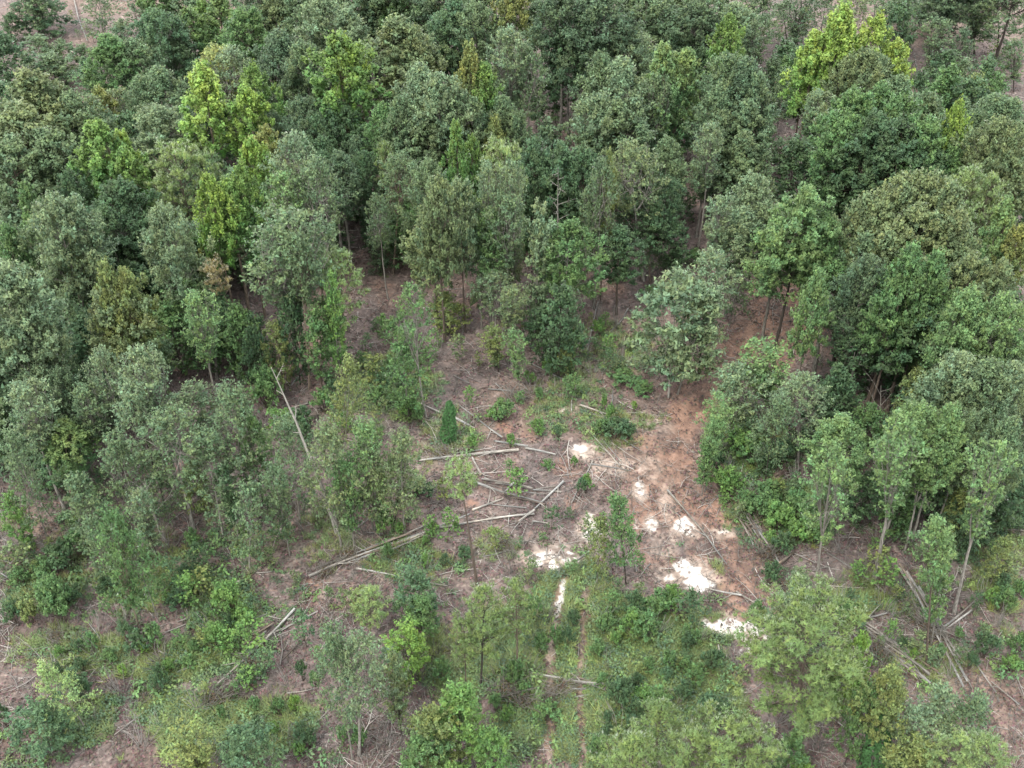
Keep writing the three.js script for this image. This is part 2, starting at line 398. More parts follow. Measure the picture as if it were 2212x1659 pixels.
function puff(G, q, c, rx, ry, n, o, out) { // one clump of leaves, itself a few loose sprays
  const tone = 0.86 + 0.3 * q(), warm = (q() - 0.5) * (o.warm ?? 0.2) + (o.tip ?? 0), up = V(0, 1, 0), m = o.sprays ?? 5, sprays = [];
  for (let k = 0; k < m; k++) { const d = unit(q); if (d.y < 0 && q() < 0.6) d.y *= -1; const ax = V().copy(d).addScaledVector(out, 0.6).addScaledVector(up, 0.45).normalize(); sprays.push({ ax, p: V(c.x + d.x * rx * 0.75, c.y + d.y * ry * 0.8, c.z + d.z * rx * 0.75), r: 0.34 + 0.3 * q(), tone: tone * (0.85 + 0.3 * q()), d }); }
  for (let k = 0; k < n; k++) {
    const s0 = sprays[(q() * m) | 0], d = unit(q); if (d.y < -0.2 && q() < 0.65) d.y *= -1;
    const r = Math.pow(q(), o.shell ?? 0.5) * s0.r * (q() < 0.16 ? 1.8 : 1), al = (q() * 1.3 - 0.35) * rx * 0.75, p = V(s0.p.x + d.x * rx * r * 0.8 + s0.ax.x * al, s0.p.y + d.y * ry * r * (o.flat > 1 ? 1.2 : 0.8) + s0.ax.y * al, s0.p.z + d.z * rx * r * 0.8 + s0.ax.z * al);
    const soft = V().copy(d).multiplyScalar(0.45).addScaledVector(s0.d, 0.45).addScaledVector(out, 0.35).addScaledVector(up, 0.4).normalize();
    const nrm = V().copy(d).multiplyScalar(0.45).addScaledVector(up, 0.5).addScaledVector(unit(q), 0.8).normalize();
    const v = s0.tone * (0.58 + 0.84 * q()), y = warm + (q() - 0.5) * 0.2, s = (o.leaf ?? 0.3) * (0.65 + 0.7 * q()), col = [v * (1 + y), v, v * (1 - y)];
    o.fine ? G.sprig(p, nrm, unit(q), s, o.wide ?? 0.62, soft, col) : G.leaf(p, nrm, unit(q), s, o.wide ?? 0.62, soft, col);
  }
}
function wood(root, trunkGeo, limbs, bark, split) {
  const G = trunkGeo; if (!split) for (const l of limbs) l(G);
  const t = part('trunk', G.done(), barkMat(bark), root);
  if (split) for (const l of limbs) { const g = new Geo(); l(g); part('limb', g.done(), barkMat(bark), t); }
}
function makeBroadleaf(seed, o) {
  const q = rngOf(seed), root = new THREE.Group(), G = new Geo(), L = new Geo(), H = o.H, Rw = o.W / 2, cb = o.cb * H, r0 = o.r ?? H * 0.013;
  const top = V((q() - 0.5) * 0.06 * H, H * (o.tl ?? 0.84), (q() - 0.5) * 0.06 * H), tp = curve(V(0, -0.35, 0), top, 0.05 * H, q, 9), rad = taper(9, r0, r0 * 0.22); rad[0] *= 1.45;
  G.tube(tp, rad, 7, woodTint(q));
  const onTrunk = (y) => { for (let k = 1; k < tp.length; k++) if (tp[k].y >= y) { const t = (y - tp[k - 1].y) / (tp[k].y - tp[k - 1].y); return V().lerpVectors(tp[k - 1], tp[k], t); } return tp[tp.length - 1].clone(); };
  const env = ENV[o.shape ?? 'round'], ph = q() * 6.28, puffs = [];
  for (let k = 0; k < o.puffs; k++) {
    const u = Math.pow((k + 0.2 + 0.8 * q()) / o.puffs, o.rise ?? 0.85), az = k * 2.39996 + q() * 0.9, lobe = 1 + 0.22 * Math.sin(3 * az + ph + u * 4) + 0.16 * Math.sin(az + ph * 2) + 0.34 * (q() - 0.5);
    const pr = o.W * (o.pr ?? 0.13) * (0.7 + 0.6 * q()), e = Math.max(0.02, env(u) * Rw * lobe - pr * 0.6), rr = e * Math.sqrt(0.22 + 0.78 * q()), c = onTrunk(Math.min(cb + u * (H - cb), top.y));
    puffs.push({ p: V(c.x + Math.cos(az) * rr, cb + u * (H - cb - pr * 0.6), c.z + Math.sin(az) * rr), r: pr, az: Math.atan2(Math.sin(az), Math.cos(az)), u, rr });
  }
  const nl = o.limbs ?? 7, groups = Array.from({ length: nl }, () => []);
  for (const f of puffs) groups[Math.floor(((f.az / 6.2832 + 0.5) * nl * (o.tiers ? 0.5 : 1)) % (o.tiers ? nl / 2 : nl)) + (o.tiers && f.u > 0.5 ? Math.floor(nl / 2) : 0)]?.push(f);
  const limbs = [];
  for (const g of groups) {
    if (!g.length) continue;
    const m = V(); for (const f of g) m.add(f.p); m.multiplyScalar(1 / g.length);
    const span = Math.hypot(m.x, m.z), ay = o.low ? lerp(cb * 0.8, cb * 1.15, q()) : clamp(m.y - span * (0.7 + 0.5 * q()), cb * 0.75, top.y * 0.96), a = onTrunk(Math.min(ay, top.y));
    const lr = r0 * (o.limbR ?? 0.42) * (1 - 0.5 * ay / H), lp = curve(a, m, span * 0.2, q, 5, span * (o.sag ?? -0.06)), seeds = g.map((f) => [f, 2 + Math.floor(q() * 3), q() * 1e6 | 0]);
    limbs.push((T) => {
      T.tube(lp, taper(5, lr, lr * 0.35), 5, woodTint(rngOf(seed + 3)));
      for (const [f, at, sd] of seeds) { const qq = rngOf(sd), n = 4; T.tube(curve(lp[at], f.p, f.p.distanceTo(lp[at]) * 0.25, qq, n, 0.05), taper(n, lr * 0.42, lr * 0.1), 4, woodTint(qq)); if (o.twigs) for (let w = 0; w < o.twigs; w++) T.tube(curve(f.p.clone().lerp(lp[at], 0.25 * qq()), f.p.clone().addScaledVector(unit(qq), f.r * 1.1).add(V(0, f.r * 0.25, 0)), f.r * 0.3, qq, 2), taper(2, lr * 0.16, lr * 0.05), 3, woodTint(qq)); }
    });
  }
  const centre = V(0, cb + (H - cb) * 0.4, 0);
  for (const f of puffs) puff(L, q, f.p, f.r, f.r * (o.flat ?? 0.72), Math.round(o.per * (0.7 + 0.6 * q())), o.tips ? { ...o, tip: o.tips * (f.u - 0.55) } : o, V().subVectors(f.p, centre).normalize());
  wood(root, G, limbs, o.bark ?? 'grey', o.split);
  part('crown', L.done(), leafMat('gg'), root);
  return Object.assign(root, { H0: H, W0: o.W });
}
function makePine(seed, o) {
  const q = rngOf(seed), root = new THREE.Group(), G = new Geo(), L = new Geo(), H = o.H, cb = o.cb * H, r0 = H * 0.012, top = V((q() - 0.5) * 0.3, H * 0.97, (q() - 0.5) * 0.3), tp = curve(V(0, -0.3, 0), top, 0.25, q, 8), rad = taper(8, r0, r0 * 0.15); rad[0] *= 1.3;
  G.tube(tp, rad, 6, woodTint(q));
  const at = (y) => V().lerpVectors(tp[0], top, y / top.y), env = ENV[o.shape ?? 'ovoid'];
  for (let k = 0; k < o.n; k++) {
    const u = (k + q()) / o.n, y = cb + u * (H * 0.95 - cb), az = k * 2.39996 + q(), len = Math.max(0.35, env(u) * o.W * 0.5 * (0.72 + 0.4 * q())), a = at(y), rise = lerp(0.05, 0.75, u) + 0.25 * q();
    const b = V(a.x + Math.cos(az) * len, y + len * rise, a.z + Math.sin(az) * len), bp = curve(a, b, len * 0.14, q, 4, -len * 0.08); if (b.y > H) b.y = H;
    G.tube(bp, taper(4, r0 * 0.32 * (1.1 - 0.6 * u), 0.012), 4, woodTint(q, 0.9));
    const m = Math.max(2, Math.round(o.clumps * (0.5 + len / (o.W * 0.5)) * 0.6));
    for (let s = 0; s < m; s++) {
      const t = 1 - 0.6 * s / m * (0.6 + 0.6 * q()), cr = o.clump * (0.75 + 0.5 * q()), cp = V().lerpVectors(a, b, t).add(V((q() - 0.5) * 2.2, (q() - 0.2) * 0.9, (q() - 0.5) * 2.2).multiplyScalar(s ? cr * 0.9 : 0.1)), tone = 0.8 + 0.4 * q(), y2 = (q() - 0.5) * 0.2;
      G.tube([V().lerpVectors(a, b, Math.max(0, t - 0.2)), cp], [0.02, 0.01], 3, woodTint(q));
      for (let f = 0; f < o.tufts; f++) {
        const w = unit(q); if (w.y < -0.1) w.y *= -0.6; const p = V().copy(cp).addScaledVector(w, cr * Math.pow(q(), 0.4)), dir = V().copy(w).multiplyScalar(0.7).add(V(Math.cos(az) * 0.3, 0.65, Math.sin(az) * 0.3)).normalize(), tt = tone * (0.8 + 0.4 * q());
        for (let e = 0; e < 9; e++) { const d = V().copy(dir).multiplyScalar(0.85).add(unit(q)).normalize(), v = tt * (0.85 + 0.3 * q()), soft = V().copy(dir).addScaledVector(d, 0.3).normalize(); L.blade(p, d, (o.needle ?? 0.27) * (0.7 + 0.5 * q()), 0.06, soft, [v * (1 + y2), v, v * (1 - y2)]); }
      }
    }
  }
  part('trunk', G.done(), barkMat('brown'), root); part('crown', L.done(), leafMat('pn'), root);
  return Object.assign(root, { H0: H, W0: o.W });
}
function makeDead(seed, o) { // bare bole with what is left of its limbs
  const q = rngOf(seed), root = new THREE.Group(), G = new Geo(), H = o.H, r0 = o.r ?? 0.16, tp = curve(V(0, -0.3, 0), V((q() - 0.5) * 0.4, H, (q() - 0.5) * 0.4), o.bow ?? 0.4, q, 10), rad = taper(10, r0, r0 * (o.tip ?? 0.12)); rad[0] *= 1.3;
  G.tube(tp, rad, 7, woodTint(q, 1), true);
  const t = part('trunk', G.done(), barkMat(o.bark ?? 'pale'), root);
  for (let k = 0; k < o.n; k++) {
    const u = lerp(o.from ?? 0.35, 0.97, (k + q()) / o.n), a = V().lerpVectors(tp[Math.floor(u * 10)], tp[Math.min(10, Math.floor(u * 10) + 1)], u * 10 % 1), az = k * 2.4 + q(), len = (o.len ?? 1.6) * (1.15 - u * 0.7) * (0.5 + q());
    const b = V(a.x + Math.cos(az) * len, a.y + len * (o.rise ?? 0.35) * (0.4 + q()), a.z + Math.sin(az) * len), g = new Geo(), lr = r0 * 0.3 * (1.2 - u * 0.7), lp = curve(a, b, len * 0.25, q, 5);
    g.tube(lp, taper(5, lr, lr * 0.25), 5, woodTint(q));
    for (let w = 0; w < 3; w++) { const s = lp[2 + w]; g.tube(curve(s, s.clone().add(V(Math.cos(az) * 0.6, 0.35, Math.sin(az) * 0.6).addScaledVector(unit(q), 0.7).multiplyScalar(len * 0.4)), len * 0.1, q, 3), taper(3, lr * 0.45, lr * 0.12), 4, woodTint(q)); }
    part('limb', g.done(), barkMat(o.bark ?? 'pale'), t);
  }
  return Object.assign(root, { H0: H, W0: o.W ?? 2 });
}
function makeBush(seed, o) {
  const q = rngOf(seed), root = new THREE.Group(), G = new Geo(), L = new Geo(), puffs = [];
  for (let k = 0; k < o.puffs; k++) { const az = k * 2.4 + q(), u = Math.sqrt((k + 0.3) / o.puffs), rr = o.W * 0.5 * u * 0.72, y = o.H * (0.35 + 0.5 * (1 - u * u) + 0.15 * q()); puffs.push(V(Math.cos(az) * rr, y, Math.sin(az) * rr)); }
  for (const p of puffs) G.tube(curve(V((q() - 0.5) * 0.2, -0.1, (q() - 0.5) * 0.2), p, 0.25, q, 4), taper(4, 0.028 * o.H / 2 + 0.012, 0.008), 4, woodTint(q));
  for (const p of puffs) puff(L, q, p, o.W * 0.2, o.H * 0.2, Math.round(o.per * (0.7 + 0.6 * q())), o, V().copy(p).normalize());
  part('stem', G.done(), barkMat('brown'), root); part('foliage', L.done(), leafMat('md'), root);
  return Object.assign(root, { H0: o.H, W0: o.W });
}
function makeBrush(seed) { // a felled top: tangled bare twigs with some dead leaves
  const q = rngOf(seed), root = new THREE.Group(), G = new Geo(), L = new Geo();
  for (let k = 0; k < 70; k++) { const a = V((q() - 0.5) * 1.8, 0.1 + 0.3 * q(), (q() - 0.5) * 1.2), d = V(0.4 + q(), 0.15 + 0.5 * q(), (q() - 0.5) * 1.6).multiplyScalar(q() < 0.5 ? 1 : -1); d.y = Math.abs(d.y); G.tube(curve(a, a.clone().addScaledVector(d, 0.7 + 0.9 * q()), 0.35, q, 4), taper(4, 0.025, 0.008), 3, woodTint(q)); }
  for (let k = 0; k < 420; k++) { const d = unit(q); d.y = Math.abs(d.y); L.leaf(V(d.x * 1.6 * q(), 0.08 + d.y * 0.7 * q(), d.z * 1.2 * q()), V().copy(d).addScaledVector(unit(q), 0.8).normalize(), unit(q), 0.16, 0.6, V(0, 1, 0), [0.7 + 0.6 * q(), 0.7 + 0.5 * q(), 0.7 + 0.4 * q()]); }
  part('twigs', G.done(), barkMat('grey'), root).name = 'branchwork'; part('foliage', L.done(), leafMat('dry'), root);
  return Object.assign(root, { H0: 1, W0: 3.4 });
}
function makeVine(seed, o) { // a bole or stump wrapped in creeper
  const q = rngOf(seed), root = new THREE.Group(), G = new Geo(), L = new Geo();
  G.tube(curve(V(0, -0.2, 0), V(0.15, o.H * 0.9, 0.1), 0.3, q, 6), taper(6, o.W * 0.2, o.W * 0.12), 8, woodTint(q), true);
  for (let k = 0; k < 6; k++) { const y = o.H * (0.3 + 0.6 * q()), d = unit(q); d.y = 0.2; G.tube(curve(V(0, y, 0), V(d.x * o.W * 0.8, y + 0.5 * (q() - 0.3), d.z * o.W * 0.8), 0.3, q, 4), taper(4, 0.04, 0.012), 4, woodTint(q)); }
  for (let k = 0; k < o.n; k++) {
    const t = Math.pow(q(), 0.85), y = t * o.H, a = q() * 6.283, side = 1 + 0.28 * Math.sin(a + 1.3 + y * 0.5), r = o.W * 0.5 * (1.05 - 0.25 * t * t) * side * (0.75 + 0.4 * noise(a * 1.4 + 9, y * 1.3 + seed) + 0.25 * q()) * Math.sqrt(Math.max(0.02, 1 - Math.pow(t, 7))); if (r < 0.05) continue;
    const d = V(Math.cos(a), 0.4, Math.sin(a)).normalize(), v = 0.7 + 0.6 * q(); L.sprig(V(Math.cos(a) * r + 0.15 * t, y, Math.sin(a) * r), V().copy(d).addScaledVector(unit(q), 0.7).normalize(), unit(q), o.leaf * (0.7 + 0.6 * q()), 0.85, d, [v, v, v]);
  }
  part('trunk', G.done(), barkMat('grey'), root); part('creeper', L.done(), leafMat('vine'), root);
  return Object.assign(root, { H0: o.H, W0: o.W });
}
const many = (n, f) => Array.from({ length: n }, (_, k) => f(k));
const KIND = {
  oak: many(5, (k) => makeBroadleaf(100 + k, { H: 15, W: 7.2, cb: 0.47, shape: ['round', 'ovoid', 'round', 'ovoid', 'round'][k], puffs: 92, per: 158, pr: 0.105, limbs: 8, tiers: 1, leaf: 0.21, wide: 0.7, fine: 1, bark: 'grey' })),
  coarse: many(4, (k) => makeBroadleaf(120 + k, { H: 15, W: 7.2, cb: 0.44, shape: k % 2 ? 'ovoid' : 'round', puffs: 84, per: 160, pr: 0.102, shell: 0.45, flat: 0.8, sprays: 4, limbs: 8, tiers: 1, leaf: 0.235, wide: 0.8, fine: 1, bark: 'brown' })),
  airy: many(5, (k) => makeBroadleaf(140 + k, { H: 15, W: 6.6, cb: 0.5, shape: k % 2 ? 'vase' : 'round', puffs: 60, per: 78, pr: 0.12, flat: 0.5, limbs: 6, low: k % 2, leaf: 0.215, wide: 0.7, fine: 1, shell: 0.65, twigs: 3, limbR: 0.72, split: 1, bark: 'pale', sag: -0.1 })),
  fan: many(4, (k) => makeBroadleaf(150 + k, { H: 15, W: 5.4, cb: 0.46, shape: k % 2 ? 'vase' : 'round', puffs: 42, per: 66, pr: 0.12, flat: 0.48, limbs: 5, low: 1, leaf: 0.22, wide: 0.7, fine: 1, shell: 0.7, twigs: 3, limbR: 0.6, split: 1, bark: 'pale', sag: -0.12, r: 0.17 })),
  bigfan: many(1, (k) => makeBroadleaf(156 + k, { H: 16, W: 9.5, cb: 0.42, shape: 'vase', puffs: 100, per: 72, pr: 0.085, flat: 0.45, limbs: 7, low: 1, leaf: 0.215, wide: 0.7, fine: 1, shell: 0.65, twigs: 3, limbR: 0.6, split: 1, bark: 'pale', sag: -0.12, r: 0.2 })),
  tall: many(4, (k) => makeBroadleaf(160 + k, { H: 15, W: 4, cb: 0.62, shape: k % 2 ? 'vase' : 'round', puffs: 28, per: 110, pr: 0.17, flat: 0.62, limbs: 4, low: 1, leaf: 0.22, wide: 0.7, fine: 1, twigs: 1, limbR: 0.5, split: 1, bark: 'grey', r: 0.15 })),
  lime: many(4, (k) => makeBroadleaf(180 + k, { H: 16, W: 6, cb: 0.42, shape: k % 2 ? 'ovoid' : 'round', puffs: 74, per: 155, pr: 0.1, flat: 1.1, shell: 0.4, sprays: 3, rise: 0.8, limbs: 8, tiers: 1, leaf: 0.235, wide: 0.85, fine: 1, tips: 0.22, warm: 0.26, bark: 'tan' })),
  pine: many(4, (k) => makePine(200 + k, { H: 13, W: 5.6, cb: 0.36, shape: k % 2 ? 'round' : 'ovoid', n: 50, clumps: 5, clump: 0.42, tufts: 9 })),
  bigpine: many(2, (k) => makePine(210 + k, { H: 15, W: 9, cb: 0.3, shape: 'round', n: 76, clumps: 9, clump: 0.5, tufts: 9, needle: 0.3 })),
  polepine: many(2, (k) => makePine(216 + k, { H: 13, W: 2.8, cb: 0.72, shape: 'round', n: 24, clumps: 3, clump: 0.34, tufts: 9 })),
  small: many(5, (k) => makeBroadleaf(220 + k, { H: 7.5, W: 4.6, cb: 0.16, shape: k % 2 ? 'ovoid' : 'round', puffs: 38, per: 125, pr: 0.14, flat: 0.65, limbs: 6, leaf: 0.19, wide: 0.7, fine: 1, bark: 'brown', r: 0.085 })),
  wispy: many(4, (k) => makeBroadleaf(240 + k, { H: 8.5, W: 4.6, cb: 0.2, shape: k % 2 ? 'vase' : 'ovoid', puffs: 44, per: 66, pr: 0.14, flat: 0.5, shell: 0.7, limbs: 5, low: k % 2, twigs: 2, leaf: 0.185, wide: 0.7, fine: 1, split: 1, bark: 'grey', r: 0.08 })),
  lace: many(4, (k) => makeBroadleaf(250 + k, { H: 12, W: 6, cb: 0.26, shape: k % 2 ? 'vase' : 'ovoid', puffs: 58, per: 58, pr: 0.13, flat: 0.45, shell: 0.75, limbs: 6, low: k % 2, twigs: 2, leaf: 0.2, wide: 0.7, fine: 1, split: 1, bark: 'grey', r: 0.11 })),
  slim: many(3, (k) => makeBroadleaf(260 + k, { H: 10, W: 2.6, cb: 0.2, shape: 'column', puffs: 34, per: 110, pr: 0.22, limbs: 6, tiers: 1, leaf: 0.2, wide: 0.7, fine: 1, bark: 'brown', r: 0.1 })),
  under: many(4, (k) => makeBroadleaf(280 + k, { H: 8, W: 5, cb: 0.12, shape: k % 2 ? 'ovoid' : 'round', puffs: 38, per: 96, pr: 0.15, limbs: 6, leaf: 0.24, wide: 0.7, fine: 1, bark: 'dark', r: 0.09 })),
  sapling: many(4, (k) => makeBroadleaf(270 + k, { H: 3.2, W: 1.7, cb: 0.2, shape: k % 2 ? 'ovoid' : 'column', puffs: 15, per: 30, pr: 0.18, limbs: 4, leaf: 0.15, wide: 0.7, twigs: 1, bark: 'brown', r: 0.03 })),
  brush: many(3, (k) => makeBrush(350 + k)),
  bush: many(5, (k) => makeBush(300 + k, { H: 1.7, W: 2.2, puffs: 14, per: 90, leaf: 0.15, wide: 0.8, fine: 1, sprays: 3 })),
  bigbush: many(3, (k) => makeBush(310 + k, { H: 2.8, W: 3.4, puffs: 24, per: 110, leaf: 0.17, wide: 0.8, fine: 1, sprays: 3 })),
  snag: many(3, (k) => makeDead(320 + k, { H: 13, n: 22, len: 1.7, r: 0.15, from: 0.25, W: 3 })),
  stub: [makeDead(330, { H: 7, n: 3, len: 0.5, r: 0.24, tip: 0.75, from: 0.6, bow: 0.3, bark: 'grey' })],
  forked: many(2, (k) => makeDead(334 + k, { H: 7, n: 7, len: 2.1, r: 0.1, from: 0.45, rise: 1.3, W: 2.5, bark: 'white' })),
  rod: many(2, (k) => makeDead(338 + k, { H: 9, n: 6, len: 0.9, r: 0.14, from: 0.5, rise: 0.8, bark: 'grey' })),
  vine: many(2, (k) => makeVine(340 + k, { H: 4.6, W: 1.5, n: 3000, leaf: 0.15 })),
};
